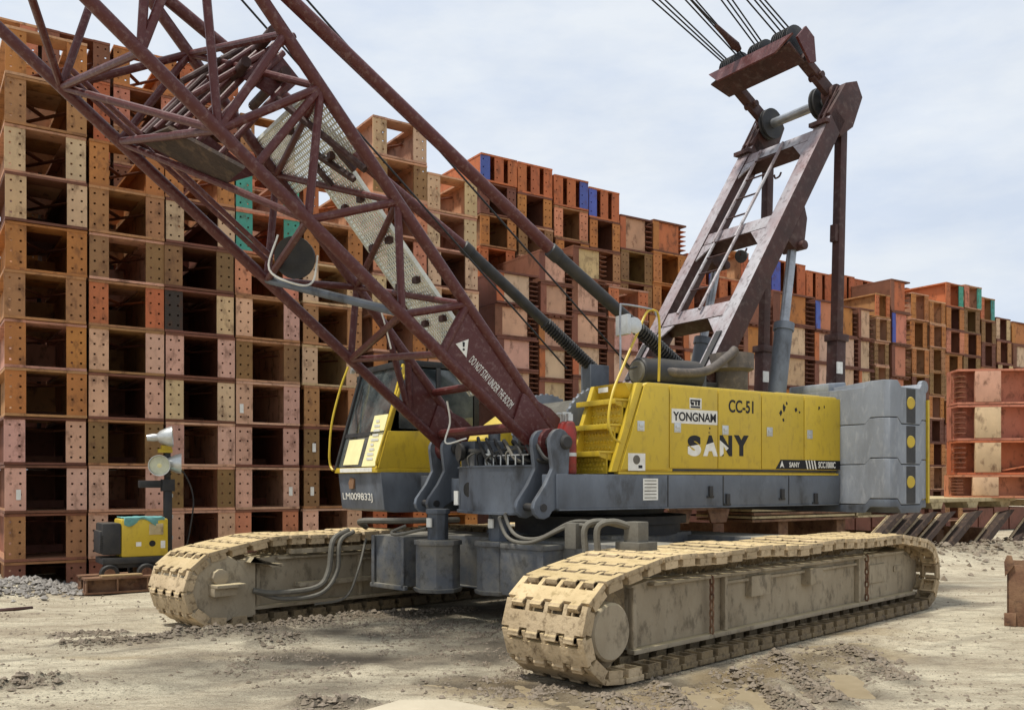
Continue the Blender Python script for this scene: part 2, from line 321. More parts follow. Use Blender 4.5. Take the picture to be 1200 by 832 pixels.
def ground_mat():
    m = bpy.data.materials.new('dry_site_earth'); m.use_nodes = True; t = m.node_tree; N = t.nodes; K = t.links.new; b = N['Principled BSDF']; b.inputs['Specular IOR Level'].default_value = .25
    tcn = N.new('ShaderNodeTexCoord')
    def noise(s, d=8, r=.6, st=None):
        n = N.new('ShaderNodeTexNoise'); n.inputs['Scale'].default_value = s; n.inputs['Detail'].default_value = d; n.inputs['Roughness'].default_value = r
        if st:
            mpn = N.new('ShaderNodeMapping'); mpn.inputs['Scale'].default_value = st; mpn.inputs['Rotation'].default_value = (0, 0, R(8)); K(tcn.outputs['Object'], mpn.inputs[0]); K(mpn.outputs[0], n.inputs[0])
        else: K(tcn.outputs['Object'], n.inputs['Vector'])
        return n.outputs['Fac']
    def mixc(f, a, c):
        x = N.new('ShaderNodeMixRGB'); K(f, x.inputs[0])
        for i, k in ((1, a), (2, c)):
            if isinstance(k, str): x.inputs[i].default_value = rgb(k)
            else: K(k, x.inputs[i])
        return x.outputs[0]
    def rng_(f, lo, hi, o=1):
        r = N.new('ShaderNodeMapRange'); r.inputs[1].default_value = lo; r.inputs[2].default_value = hi; r.inputs[4].default_value = o; K(f, r.inputs[0]); return r.outputs[0]
    c = mixc(rng_(noise(.9, 10, .68, (.7, 1.4, 1)), .4, .6), 'D6CBB0', 'AEA088')
    c = mixc(rng_(noise(5, 8, .7, (.6, 1.6, 1)), .5, .68, .7), c, '857967')
    c = mixc(rng_(noise(16, 6, .75), .54, .66, .6), c, '716655'); c = mixc(rng_(noise(52, 4, .65), .54, .66, .6), c, '60564A')
    c = mixc(rng_(noise(28, 3, .6), .62, .7, .5), c, 'DDD4C0')
    sl = N.new('ShaderNodeAttribute'); sl.attribute_name = 'silt'; c = mixc(rng_(sl.outputs['Fac'], .1, .8, .8), c, '9F8860')
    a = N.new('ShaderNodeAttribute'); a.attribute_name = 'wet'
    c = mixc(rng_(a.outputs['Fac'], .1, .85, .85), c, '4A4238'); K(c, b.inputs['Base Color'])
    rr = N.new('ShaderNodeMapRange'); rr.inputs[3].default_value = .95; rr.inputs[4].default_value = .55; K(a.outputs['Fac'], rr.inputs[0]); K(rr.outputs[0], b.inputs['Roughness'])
    n = noise(14, 10, .72); n2 = noise(70, 4, .6); ad = N.new('ShaderNodeMath'); ad.operation = 'MULTIPLY_ADD'; ad.inputs[1].default_value = .5; K(n2, ad.inputs[0]); K(n, ad.inputs[2])
    bp = N.new('ShaderNodeBump'); bp.inputs['Strength'].default_value = 1; bp.inputs['Distance'].default_value = .05; K(ad.outputs[0], bp.inputs['Height']); K(bp.outputs[0], b.inputs['Normal'])
    return m
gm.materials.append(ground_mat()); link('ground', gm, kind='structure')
# puddle water: one level sheet that shows where the ground dips below it
wm = mat('muddy_water', '94856A', .2, dirt='A3957A', amt=.6, scale=1.5, bump=.02, bscale=6, spec=.5)
pz = -.03
mb = MB(); px = np.linspace(-1.6, 4.2, 30); py = np.linspace(6.0, 10.2, 22)
for i in range(len(px) - 1):
    for j in range(len(py) - 1):
        xx, yy = (px[i] + px[i + 1]) / 2, (py[j] + py[j + 1]) / 2
        if min(float(seg(xx, yy, hitg(*a), hitg(*b))) / w for a, b, w in PUD) < 2.2: mb.add([(px[i], py[j], pz), (px[i + 1], py[j], pz), (px[i + 1], py[j + 1], pz), (px[i], py[j + 1], pz)], [(0, 1, 2, 3)])
mb.build('puddle_water', wm, kind='structure')
# loose lumps
BASE = np.array([(1, 0, 0), (.3, .95, 0), (-.8, .6, 0), (-.8, -.6, 0), (.3, -.95, 0), (0, 0, 1), (.5, .1, .75), (-.4, .2, .8), (0, 0, -.7)])
LF = [(0, 1, 6), (1, 7, 6), (1, 2, 7), (2, 3, 7), (3, 4, 7), (4, 0, 6), (6, 7, 5), (4, 6, 5), (4, 5, 7), (1, 0, 8), (2, 1, 8), (3, 2, 8), (4, 3, 8), (0, 4, 8)]
def lumps(P_, sizes, sink=.35):
    P_ = np.array(P_); s = np.array(sizes)[:, None, None]; n = len(P_); z = ground_h(P_[:, 0], P_[:, 1])
    v = BASE[None] * rng.uniform(.75, 1.25, (n, 9, 3)) + rng.uniform(-.15, .15, (n, 9, 3)); v = v * s * rng.uniform((.7, .6, .45), (1.4, 1.2, 1.), (n, 3))[:, None, :]
    a = rng.uniform(0, 6.28, n); ca, sa = np.cos(a)[:, None], np.sin(a)[:, None]
    w = np.stack([v[..., 0] * ca - v[..., 1] * sa + P_[:, :1], v[..., 0] * sa + v[..., 1] * ca + P_[:, 1:2], v[..., 2] + (z + np.array(sizes) * (.5 - sink))[:, None]], -1)
    f = (np.array(LF)[None] + (np.arange(n) * 9)[:, None, None]).reshape(-1, 3); m = MB(); m.v = w.reshape(-1, 3).tolist(); m.f = f.tolist(); return m
pts, sz = [], []
for a, b, w, hh in RIDGES:
    p, q = hitg(*a), hitg(*b); n = int((q - p).length * 420); d = (q - p).normalized()
    for i in range(n):
        t = random.random(); o = random.gauss(0, w * .8); pts.append((p.x + (q.x - p.x) * t - d.y * o, p.y + (q.y - p.y) * t + d.x * o)); sz.append(random.choice([.006, .009, .012, .012, .016, .022, .034]) * random.uniform(.6, 1.3))
for i in range(5200):
    p = hitg(random.uniform(-20, 1230), 690 + 150 * random.random() ** 1.3)
    if float(vnoise(p.x * 1.1, p.y * 1.6, 77)) > .38: pts.append((p.x, p.y)); sz.append(random.choice([.004, .006, .006, .009, .012, .018]) * random.uniform(.7, 1.3))
for (a, b, w, n) in (((230, 775), (620, 775), .5, 2200), ((430, 730), (660, 745), .5, 2600), ((680, 815), (1000, 765), .5, 2400), ((560, 800), (650, 812), .3, 900), ((300, 738), (440, 722), .3, 900)):
    p, q = hitg(*a), hitg(*b); d = (q - p).normalized()
    for i in range(n):
        t = random.random(); o = random.gauss(0, w); x, y = p.x + (q.x - p.x) * t - d.y * o, p.y + (q.y - p.y) * t + d.x * o
        if float(vnoise(x * 3.1, y * 4.3, 91)) > .45: pts.append((x, y)); sz.append(random.choice([.005, .008, .008, .011, .015, .022]) * random.uniform(.7, 1.3))
for i in range(900):
    q = fromU(random.uniform(-16, -5), random.gauss(-1.7, .7)); pts.append((q.x, q.y)); sz.append(random.choice([.015, .02, .03, .05, .07]) * random.uniform(.7, 1.3))
lumps(pts, sz).build('mud_clods', 'clod', angle=20, kind='stuff')
pts = [fromU(random.uniform(5.4, 8.2), random.gauss(-6.75, .45)) for i in range(1900)]
lumps([(q.x, q.y) for q in pts], [random.choice([.015, .02, .03, .04, .055]) * random.uniform(.7, 1.3) for q in pts], .1).build('gravel', 'gravel', angle=20, kind='stuff')

# ------------------------------------------------------------------ stacked steel girders
ORD = ['', 'lowest', 'second', 'third', 'fourth', 'fifth', 'sixth', 'seventh', 'eighth', 'ninth', 'tenth', 'eleventh', 'twelfth']
ORDT = ['', 'top', 'second', 'third', 'fourth', 'fifth', 'sixth', 'seventh', 'eighth', 'ninth', 'tenth', 'eleventh', 'twelfth', 'thirteenth']
PAL = {'tan': 'AA7A50', 'pink': 'D2A48C', 'ochre': 'B87840', 'cream': 'D0B088', 'orange': 'BC6C42', 'olive': '8C6A42', 'salmon': 'C98263', 'brown': '774A38', 'teal': '4E9C8A', 'blue': '5565B4', 'charred': '3A3027', 'rust': '875640', 'pale': 'CFAF8E', 'buff': 'C9987A'}
WORD = {'tan': 'tan', 'pink': 'dusty pink', 'ochre': 'ochre', 'cream': 'cream', 'orange': 'orange', 'olive': 'olive brown', 'salmon': 'salmon', 'brown': 'brown', 'teal': 'teal ended', 'charred': 'scorched black', 'rust': 'rust red', 'pale': 'pale buff', 'buff': 'buff'}
INNER = {'tan': 'rust', 'pink': 'brown', 'ochre': 'brown', 'cream': 'brown', 'orange': 'orange', 'olive': 'brown', 'salmon': 'rust', 'brown': 'brown', 'teal': 'rust', 'charred': 'brown', 'rust': 'brown', 'pale': 'brown', 'buff': 'rust'}
def vary(c, a=.1):
    k = 1 + random.uniform(-a, a); r = rgb(PAL[c]); return (min(1, r[0] * k), min(1, r[1] * k * random.uniform(.94, 1.06)), min(1, r[2] * k * random.uniform(.88, 1.1)), 1)
GCACHE = {}
def holed_plate(w, h, t, cols, rows, hr=.017):
    mb = MB(); xs = []; zs = []
    def cuts(n, L): 
        out = [0.]
        for i in range(n): c = L * (i + .5) / n if n > 2 else L * (.27 + .46 * i); out += [c - hr, c + hr]
        return out + [L]
    xs, zs = cuts(cols, w), cuts(rows, h)
    nxx, nz = len(xs), len(zs); vs = []
    for y in (0, -t):
        for z in zs:
            for x in xs: vs.append((x, y, z))
    fs = []; o = nxx * nz
    solid = lambda i, j: 0 <= i < nxx - 1 and 0 <= j < nz - 1 and not (i % 2 == 1 and j % 2 == 1)
    for j in range(nz - 1):
        for i in range(nxx - 1):
            if not solid(i, j): continue
            a, b, c, d = j * nxx + i, j * nxx + i + 1, (j + 1) * nxx + i + 1, (j + 1) * nxx + i
            fs.append((a, b, c, d)); fs.append((d + o, c + o, b + o, a + o))
            for (di, dj, e1, e2) in ((-1, 0, d, a), (1, 0, b, c), (0, -1, a, b), (0, 1, c, d)):
                if not solid(i + di, j + dj): fs.append((e2, e1, e1 + o, e2 + o))
    return mb.add(vs, fs)
# every girder has its near end at y=0 and runs back towards -y; x across, z up from its underside
FL = .045
def flip(mb): mb.v = [(a, -b, c) for a, b, c in mb.v]; return mb
def gmesh(kind, w, h, depth):
    key = (kind, round(w, 2), round(h, 2), round(depth, 1))
    if key in GCACHE: return GCACHE[key]
    d = {}
    if kind == 'A':      # twin beams with drilled end plates either side of an opening
        pw = w * .255; b = MB()
        for z0, z1 in ((0, FL), (h - FL, h)): b.box(0, pw, -depth, .012, z0, z1).box(w - pw, w, -depth, .012, z0, z1)
        b.box(pw, w - pw, -depth * .5, .006, 0, FL - .005).box(pw, w - pw, -.42, .006, h - FL + .005, h - .003)
        for x in (pw * .5, w - pw * .5): b.box(x - .012, x + .012, -depth, -.03, FL, h - FL)
        b.box(pw * .5 + .012, w - pw * .5 - .012, -depth, -depth + .02, FL, h - FL)
        d['body'] = flip(b).mesh('box_girder', 'paint')
        p = flip(holed_plate(pw - .006, h - 2 * FL, .03, 2, 4)).mesh('end_plate', 'paint')
        d['parts'] = [('end_plate', p, (.003, .0, FL), 0), ('end_plate', p, (w - pw + .003, 0, FL), 0)]
        s = MB()
        s.bar((pw * .5 + .03, -.5, h - .16), (w * .62, -1.3, h - .16), .09, .02).bar((w - pw * .5 - .03, -.75, h - .17), (w * .4, -1.6, h - .17), .09, .02)
        s.box(pw * .5 + .014, w - pw * .5 - .014, -depth * .55, -depth * .55 + .02, FL, FL + .14)
        d['parts'].append(('cross_brace', flip(s).mesh('cross_brace', 'paint'), (0, 0, 0), 2))
    elif kind == 'B':    # post, set back web panel, then a bay of stacked stiffener ribs
        pw = w * .17; rw = w * .2; b = MB()
        for z0, z1 in ((0, FL), (h - FL, h)): b.box(0, w, -depth, .015, z0, z1)
        b.box(w - rw, w - .004, -.24, -.22, FL, h - FL).box(0.004, .03, -depth, -.02, FL, h - FL).box(w - .035, w - .004, -depth, -.245, FL, h - FL)
        for i in range(3): x = pw + (w - pw - rw) * (.12 + .3 * i); b.box(x, x + .13, -.1, .0, -.035, 0)
        d['body'] = flip(b).mesh('box_girder', 'paint')
        d['parts'] = [('post_plate', flip(MB().box(0, pw, -.03, 0, FL, h - FL)).mesh('post_plate', 'paint'), (0, 0, 0), 1),
                      ('web_panel', flip(MB().box(pw, w - rw, -.07, -.05, FL, h - FL).box(pw, pw + .02, -.05, -.028, FL, h - FL)).mesh('web_panel', 'paint'), (0, 0, 0), 0)]
        r = MB(); n = 5
        for i in range(n): z = FL + (h - 2 * FL) * (i + 1) / (n + 1); r.box(w - rw + .003, w - .006, -.215, .0, z - .009, z + .009)
        d['parts'].append(('stiffener_ribs', flip(r).mesh('stiffener_ribs', 'paint'), (0, 0, 0), 2))
    else:                # C: three wide plates with two tall slots
        pw = w * .25; g = (w - 3 * pw) / 2; b = MB()
        for z0, z1 in ((0, FL), (h - FL, h)): b.box(0, w, -depth, .012, z0, z1)
        b.box(.01, .03, -depth, -.03, FL, h - FL).box(w - .03, w - .01, -depth, -.03, FL, h - FL).box(.03, w - .03, -.9, -.88, FL, h - FL)
        d['body'] = flip(b).mesh('box_girder', 'paint'); p = flip(holed_plate(pw, h - 2 * FL, .03, 1, 3)).mesh('end_plate', 'paint')
        d['parts'] = [('end_plate', p, (i * (pw + g), 0, FL), 0) for i in range(3)]
    GCACHE[key] = d; return d
NG = [0]
def girder(kind, x_left, y, z, w, h, depth, col, label, odd=None, skew=0):
    # x_left: crane-frame x of the girder's left end as the photo sees it (x falls towards the right)
    d = gmesh(kind, w, h, depth); p = fromU(x_left, y, z)
    o = link('box_girder', d['body']); o.location = p; o.rotation_euler.z = UANG + math.pi + skew + random.gauss(0, .006)
    o['label'] = label; o['category'] = 'girder'; o['group'] = 'steel girders stacked in the yard'
    o.color = vary(INNER[col] if kind == 'A' else ('orange' if kind == 'C' else 'brown'), .15)
    if kind == 'A' and random.random() < .75: o.color = vary(random.choice([col if col not in ('teal', 'charred') else 'salmon', 'buff', 'tan']), .12)
    for i, (nm, me, lc, role) in enumerate(d['parts']):
        c = link(nm, me, o); c.location = lc
        cc = col if role == 0 else (INNER[col] if role == 2 else random.choice(['orange', 'ochre', 'brown', 'rust']))
        if odd and i in odd: cc = odd[i]; c['label'] = {'blue': 'blue', 'teal': 'teal', 'charred': 'scorched black'}.get(cc, cc) + ' plate'
        c.color = vary(cc, .08)
    NG[0] += 1; return o
WY = -7.31
def lab(col, kind, i, n, place):
    k = {'A': 'open ended', 'B': 'panelled', 'C': 'slotted'}[kind]
    pos = 'at the top of' if i == n - 1 else 'at the bottom of' if i == 0 else '%s from top in' % ORDT[n - i]
    return '%s %s girder %s %s' % (WORD[col], k, pos, place)
# seven stacks on the left, ground up
P1 = .8
LEFT = [
 (6.49, 'the leftmost stack', -.36, ['rust', 'tan', 'pink', 'pink', 'ochre', 'ochre', 'tan', 'ochre', 'cream', 'cream', 'tan', 'ochre']),
 (5.21, 'the second stack from the left', -.36, ['rust', 'pink', 'pink', 'olive', 'pink', 'pink', 'orange', 'olive', 'tan', 'ochre']),
 (3.96, 'the third stack from the left', -.36, ['salmon', 'pink', 'olive', 'pink', 'cream', 'pink', 'charred', 'olive', 'cream', 'ochre']),
 (2.70, 'the fourth stack from the left', -.36, ['salmon', 'salmon', 'pink', 'pink', 'pink', 'olive', 'pink', 'salmon', 'teal', 'teal']),
 (1.38, 'the fifth stack from the left', -.36, ['salmon', 'pink', 'olive', 'olive', 'tan', 'cream', 'tan', 'cream', 'ochre', 'orange']),
 (-.1, 'the stack behind the boom', -.38, ['salmon', 'orange', 'orange', 'salmon', 'pink', 'ochre', 'ochre', 'cream', 'salmon', 'salmon', 'olive', 'cream']),
 (-1.37, 'the stack right of the walkway', -.5, ['salmon', 'ochre', 'salmon', 'pink', 'salmon', 'cream', 'ochre', 'cream', 'cream', 'cream', 'cream'])]
LG = {}
for x, place, z0, cols in LEFT:
    n = len(cols)
    for i, c in enumerate(cols):
        odd = {1: 'teal', 0: 'teal'} if c == 'teal' else {0: 'charred', 1: 'cream'} if c == 'charred' else None
        LG[(x, i)] = girder('A', x + random.uniform(-.015, .015), WY + random.uniform(-.03, .03), z0 + P1 * i, 1.235, P1 - .008, 2.6, c, lab(c, 'A', i, n, place), odd)
for k_, xx_, zz_ in (((6.49, 2), .2, .22), ((2.70, 2), 1.06, .25), ((1.38, 2), .16, .25), ((1.38, 3), .2, .3), ((2.70, 4), .1, .2)): MB().box(xx_ - .035, xx_ + .035, -.016, -.012, zz_, zz_ + .17).build('paper_tag', 'white', LG[k_])
# row of girders that shows above the left stacks
for k, (x, n0, n, place) in enumerate([(6.9, 8, 14, 'the leftmost stack'), (5.6, 8, 14, 'the second stack'), (4.3, 8, 14, 'the third stack'), (3.0, 8, 14, 'the fourth stack'), (1.72, 8, 13, 'the fifth stack')]):
    for i in range(n0, n):
        c = random.choice(['orange', 'ochre', 'rust', 'tan', 'salmon']); girder('A', x, -10.15, -.6 + P1 * i, 1.235, P1 - .008, 2.6, c, '%s girder %s, rear row behind %s' % (WORD[c], ['at its top', 'second from its top', 'third from its top', 'fourth from its top', 'fifth from its top', 'sixth from its top'][n - 1 - i], place))
# stacks to the right of the boom: (u_left, u_right, v_top, pitch in px, kinds/colours from the top) measured in the photo
def stack(y, u0, u1, vt, px, rows, place, gap=.02, depth=2.4, odd=None):
    a = hitU(u0, 500, 1, y).x; b = hitU(u1, 500, 1, y).x; w = a - b - gap; Yd = fromU((a + b) / 2, y).y; Y0 = fromU(a, y).y
    zt = H + (CY - vt) * Y0 / FP; n = len(rows)
    for i, (k, c, m) in enumerate(rows):
        h = px * m * Yd / FP; zt -= h
        if zt < -.6: break
        girder(k, a + random.uniform(-.02, .02), y + random.uniform(-.05, .04), zt, w, h - .012, depth, c, '%s %s girder, %s in %s' % (WORD[c], {'A': 'open ended', 'B': 'panelled', 'C': 'slotted'}[k], 'topmost' if i == 0 else ORDT[i + 1] + ' from top', place), (odd or {}).get(i))
    return zt
def rows(s):
    K = {'t': 'tan', 'p': 'pink', 'o': 'ochre', 'c': 'cream', 'g': 'orange', 'l': 'olive', 's': 'salmon', 'b': 'brown', 'r': 'rust', 'w': 'pale', 'f': 'buff'}
    return [(q[0], K[q[1]], float(q[2:]) if len(q) > 2 else 1) for q in s.split()]
low = []
def front(*a, **k): low.append((a[0], a[1], a[2], stack(*a, **k)))
yb, yf = -9.3, -7.75
front(yb, 563, 606, 178, 37.5, rows('Cg.87 Ab Ao Ag Ab Ab'), 'the first stack with a blue plate', odd={0: {0: 'blue'}})
front(yb, 607, 648, 188, 37.5, rows('Cg.95 Ao Al Ao Ab Ab'), 'the stack right of the blue plate')
front(yb, 650, 690, 204, 37.5, rows('Cg.95 As Ao At As As'), 'the stack behind the thin hoist rope', odd={0: {2: 'blue'}})
front(yb, 691, 727, 218, 36.5, rows('Cg.98 Ao At Ao Ab'), 'the stack with blue left plate', odd={0: {0: 'blue'}})
front(yb, 728, 766, 250, 37, rows('Bf 1.1 Al Al Ab Ab'.replace(' 1.1', '1.1')), 'the stack just left of the gantry')
front(yb, 766, 805, 256, 37, rows('Bg Ao Ao Ab Ab'), 'the stack behind the lower gantry leg')
front(yb, 806, 842, 296, 35, rows('Cg Ag Bo Bo'), 'the stack seen through the gantry ladder', odd={0: {2: 'blue'}})
front(yb, 843, 878, 290, 35, rows('Ag Cg Bo Bo'), 'the stack between the gantry legs')
front(yb, 879, 903, 304, 35, rows('Bg1.1 Br Bo Bo'), 'the narrow stack right of the gantry leg')
front(yb, 904, 944, 303, 35, rows('Cg1.08 Bo'), 'the slotted stack left of the rear mast', odd={0: {0: 'blue'}})
front(yb, 945, 975, 316, 34, rows('Cg Bo'), 'the slotted stack beside the rear mast')
front(yb, 976, 1000, 320, 34, rows('Cg Bo'), 'the slotted stack right of the rear mast')
front(yb, 1001, 1042, 326, 34, rows('Cg.9 Cg'), 'the wide stack right of the rear mast')
front(yf, 582, 631, 316, 38, rows('Bw Bp Bp Bw Bw'), 'the panelled stack nearest the boom foot')
front(yf, 632, 671, 292, 37.5, rows('Bp Bf Bp Bw Bw Bp'), 'the second panelled stack from the boom foot')
front(yf, 671, 711, 287, 38, rows('Bc Bp Bp Bw Bw Bp'), 'the third panelled stack from the boom foot')
front(yf, 713, 760, 334, 37.5, rows('Ag Bp Bw Bp Bw'), 'the stack behind the mirror')
front(yf, 762, 801, 366, 37, rows('Bw Bp Bp Bw'), 'the stack behind the amber lamp')
front(yf, 802, 838, 372, 37, rows('Bp Bw Bw'), 'the stack behind the exhaust')
front(yf, 839, 872, 366, 36.5, rows('Bo Bw Bp'), 'the stack under the gantry leg')
front(yf, 873, 904, 342, 36.5, rows('Br Bo Bw Bw'), 'the stack behind the raising cylinder')
front(yf, 905, 954, 340, 36.5, rows('Bo Bw Bw Bo'), 'the stack left of the rear mast')
front(yf, 955, 985, 350, 36.5, rows('Bs Bw Bw Bw'), 'the stack directly behind the rear mast', odd={0: {0: 'blue'}})
front(yf, 986, 1006, 357, 36, rows('Bo Bw Bw Bw'), 'the narrow stack right of the rear mast')
front(yf, 1007, 1025, 360, 36, rows('Bw Bw Bw Bw'), 'the pale narrow stack above the counterweight')
front(yf, 1026, 1043, 343, 28, rows('Ag At Al Al Al'), 'the open stack above the counterweight')
front(yf, 1045, 1067, 326, 38, rows('Bg Bs Bs Bs Bg'), 'the salmon stack above the counterweight', odd={1: {0: 'blue'}})
front(-8.2, 1068, 1088, 342, 32, rows('Ao Ao Ao Ab Al'), 'the ochre stack above the counterweight')
R9 = lambda s: rows(s)
front(-8.2, 1089, 1108, 351, 27.6, R9('Ao Ao At Al Ao Ab Ao At Ab Al'), 'the stack beside the counterweight edge')
front(-8.2, 1108, 1129, 330, 27.6, R9('Ag Ao As Ao Al Ao Ab At Ao At Ab Al'), 'the stack left of the orange pile', odd={0: {1: 'teal'}})
front(-8.2, 1130, 1150, 333, 27.4, R9('As Al Ao Al Ao Ab'), 'the tall stack above the orange pile', odd={0: {1: 'teal'}})
front(-8.2, 1151, 1168, 347, 27.2, R9('Ag Al Ab Ao Al'), 'the third stack from the right edge', odd={0: {1: 'teal'}})
front(-8.2, 1169, 1186, 371, 27, R9('Ac At Ac Al'), 'the second stack from the right edge')
front(-8.2, 1187, 1210, 376, 27, R9('Bo Bw Bp'), 'the stack at the right edge')
# the tiers hidden behind the crane that carry the rest
mb = MB()
for y, u0, u1, z in low:
    if z > .1:
        a = hitU(u0, 500, 1, y).x; b = hitU(u1, 500, 1, y).x; n = max(1, round(z / .8))
        for i in range(n):
            zz = i * z / n; mb.box(b + .03, a - .01, y - 2.2, y - .12, zz + .02, zz + z / n - .03)
for x, n0 in ((6.9, 8), (5.6, 8), (4.3, 8), (3.0, 8), (1.72, 8)):
    for i in range(n0): mb.box(x - 1.23, x - .01, -12.6, -10.3, -.4 + P1 * i + .02, -.4 + P1 * (i + 1) - .02)
o = mb.build('stacked_girder_tiers', 'paint', kind='stuff'); o.location = C0; o.rotation_euler.z = UANG; o.color = vary('brown')
# orange pile at the right edge, standing on the deck plates
DY = -3.1
for i, (z0, hh, c) in enumerate([(1.42, .52, 'salmon'), (1.95, .77, 'orange'), (2.73, .8, 'salmon'), (3.55, .8, 'salmon')]):
    yy = DY - .15; a = hitU(1119 if i == 0 else 1122, 560, 1, yy).x; s = fromU(a, yy).y / 21.0
    b = MB(); w = 3.4; h = hh * s; z = 1.36 + (z0 - 1.42) * s
    for q0, q1 in ((0, .05), (h - .05, h)): b.box(0, w, -.75, .02, q0, q1)
    b.box(.02, .38, -.4, -.38, .05, h - .05).box(.0, .02, -.75, -.45, .05, h - .05).box(.35, 1.1, -.46, -.425, .05, h - .05).box(1.06, w, -.42, -.4, .05, h - .05).box(1.9, 1.93, -.4, 0, .05, h - .05)
    if i == 1: b.bar((1.1, -.2, .1), (1.75, -.2, .22), .3, .03)
    o = flip(b).build('plate_girder', 'paint'); o.location = fromU(a, yy, z); o.rotation_euler.z = -R(6); o.color = vary('salmon' if i != 1 else 'orange', .06)
    o['label'] = '%s plate girder, %s in the pile at the right edge' % (['short pale', 'orange', 'salmon', 'salmon pink'][i], ['lowest', 'second from the bottom', 'third from the bottom', 'topmost'][i]); o['category'] = 'girder'; o['group'] = 'plate girders piled at the right'
    r = MB()
    for k in range(5): zz = .05 + (h - .1) * (k + 1) / 6; r.box(.025, .2, -.37, 0, zz - .012, zz + .012)
    q = flip(r).build('stiffener_ribs', 'paint', o); q.color = vary('rust')
    q = flip(MB().box(.42, 1.04, -.06, .03, .055, h - .055)).build('end_panel', 'paint', o, bevel=.01); q.color = vary('pale' if i < 3 else 'buff'); q['label'] = 'pale weathered panel'

# ------------------------------------------------------------------ crawler crane (built in its own frame: x towards the boom, y to its left, z up)
crane = thing('crawler_crane', 'large yellow and grey crawler crane with maroon lattice boom and yellow housing on muddy tracks', 'crane', C0, UANG)
def P(name, mb, m, parent=None, **k): return mb.build(name, m, parent or crane, **k)
pic = lambda u, v, ax, val: hitU(u, v, ax, val)

# ---- tracks
TROT = R(45) - UANG
def in_track(o, t, n):
    w = Vector(((t - n) * T45, (t + n) * T45, 0)); o.location = toU(w); o.rotation_euler.z = TROT
def hull_path():
    pts = []
    for cx, cz, r in ((.52, .47, .47), (1.28, .93, .15), (6.55, .91, .15), (7.38, .48, .48)):
        for k in range(72): a = k * math.pi / 36; pts.append((cx + r * math.cos(a), cz + r * math.sin(a)))
    pts = sorted(set((round(a, 4), round(b, 4)) for a, b in pts))
    def half(ps):
        h = []
        for p in ps:
            while len(h) > 1 and (h[-1][0] - h[-2][0]) * (p[1] - h[-2][1]) - (h[-1][1] - h[-2][1]) * (p[0] - h[-2][0]) <= 0: h.pop()
            h.append(p)
        return h
    lo = half(pts); hi = half(pts[::-1]); return lo[:-1] + hi[:-1]      # counter clockwise
def resample(loop, n):
    P_ = np.array(loop + [loop[0]]); d = np.hypot(*np.diff(P_, axis=0).T); cum = np.r_[0, np.cumsum(d)]; L_ = cum[-1]; s = np.arange(n) * L_ / n
    return np.stack([np.interp(s, cum, P_[:, 0]), np.interp(s, cum, P_[:, 1])], 1), L_ / n
NSH = 59
SP, PITCH = resample(hull_path(), NSH)
def shoe_mesh():
    hw, p = .475, PITCH; tabs = [(-.38, -.25), (-.16, -.03), (.06, .19), (.28, .39)]
    poly = []
    e = .1
    poly += [(0.016, -hw)]
    for a, b in tabs: poly += [(.016, a - .022), (e + .012, a - .022), (e + .012, b + .022), (.016, b + .022)]   # notches in the trailing edge
    poly += [(.016, hw), (p - .016, hw)]
    for a, b in tabs[::-1]: poly += [(p - .016, b), (p + .062, b), (p + .062, a), (p - .016, a)]          # fingers on the leading edge
    poly += [(p - .016, -hw)]
    mb = MB().prism(poly, 'z', -.05, 0)
    for a, b in tabs: mb.path([(p + .025, a, -.026), (p + .025, b, -.026)], .034, 8)
    me = mb.mesh('track_shoe', 'mud', bevel=.006)
    bm = bmesh.new(); bm.from_mesh(me)
    ex = MB()
    for y in (-.37, .37):
        ex.box(.05, p - .04, y - .1, y - .075, -.12, -.051).box(.05, p - .04, y + .075, y + .1, -.12, -.051).box(.05, .075, y - .075, y + .075, -.12, -.051).box(p - .065, p - .04, y - .075, y + .075, -.12, -.051)
    for y in (-.42, .42): ex.lathe([(-.004, .014), (.002, .014)], (.1, y, 0), (0, 0, 1), 6)
    for y in (-.12, .12): ex.box(.04, .2, y - .035, y + .035, -.15, -.051)
    m2 = ex.mesh('shoe_extra', 'mud'); bm.from_mesh(m2); bm.to_mesh(me); bm.free(); bpy.data.meshes.remove(m2)
    me.polygons.foreach_set('use_smooth', [True] * len(me.polygons)); me.set_sharp_from_angle(angle=R(32)); return me
SHOE = shoe_mesh()
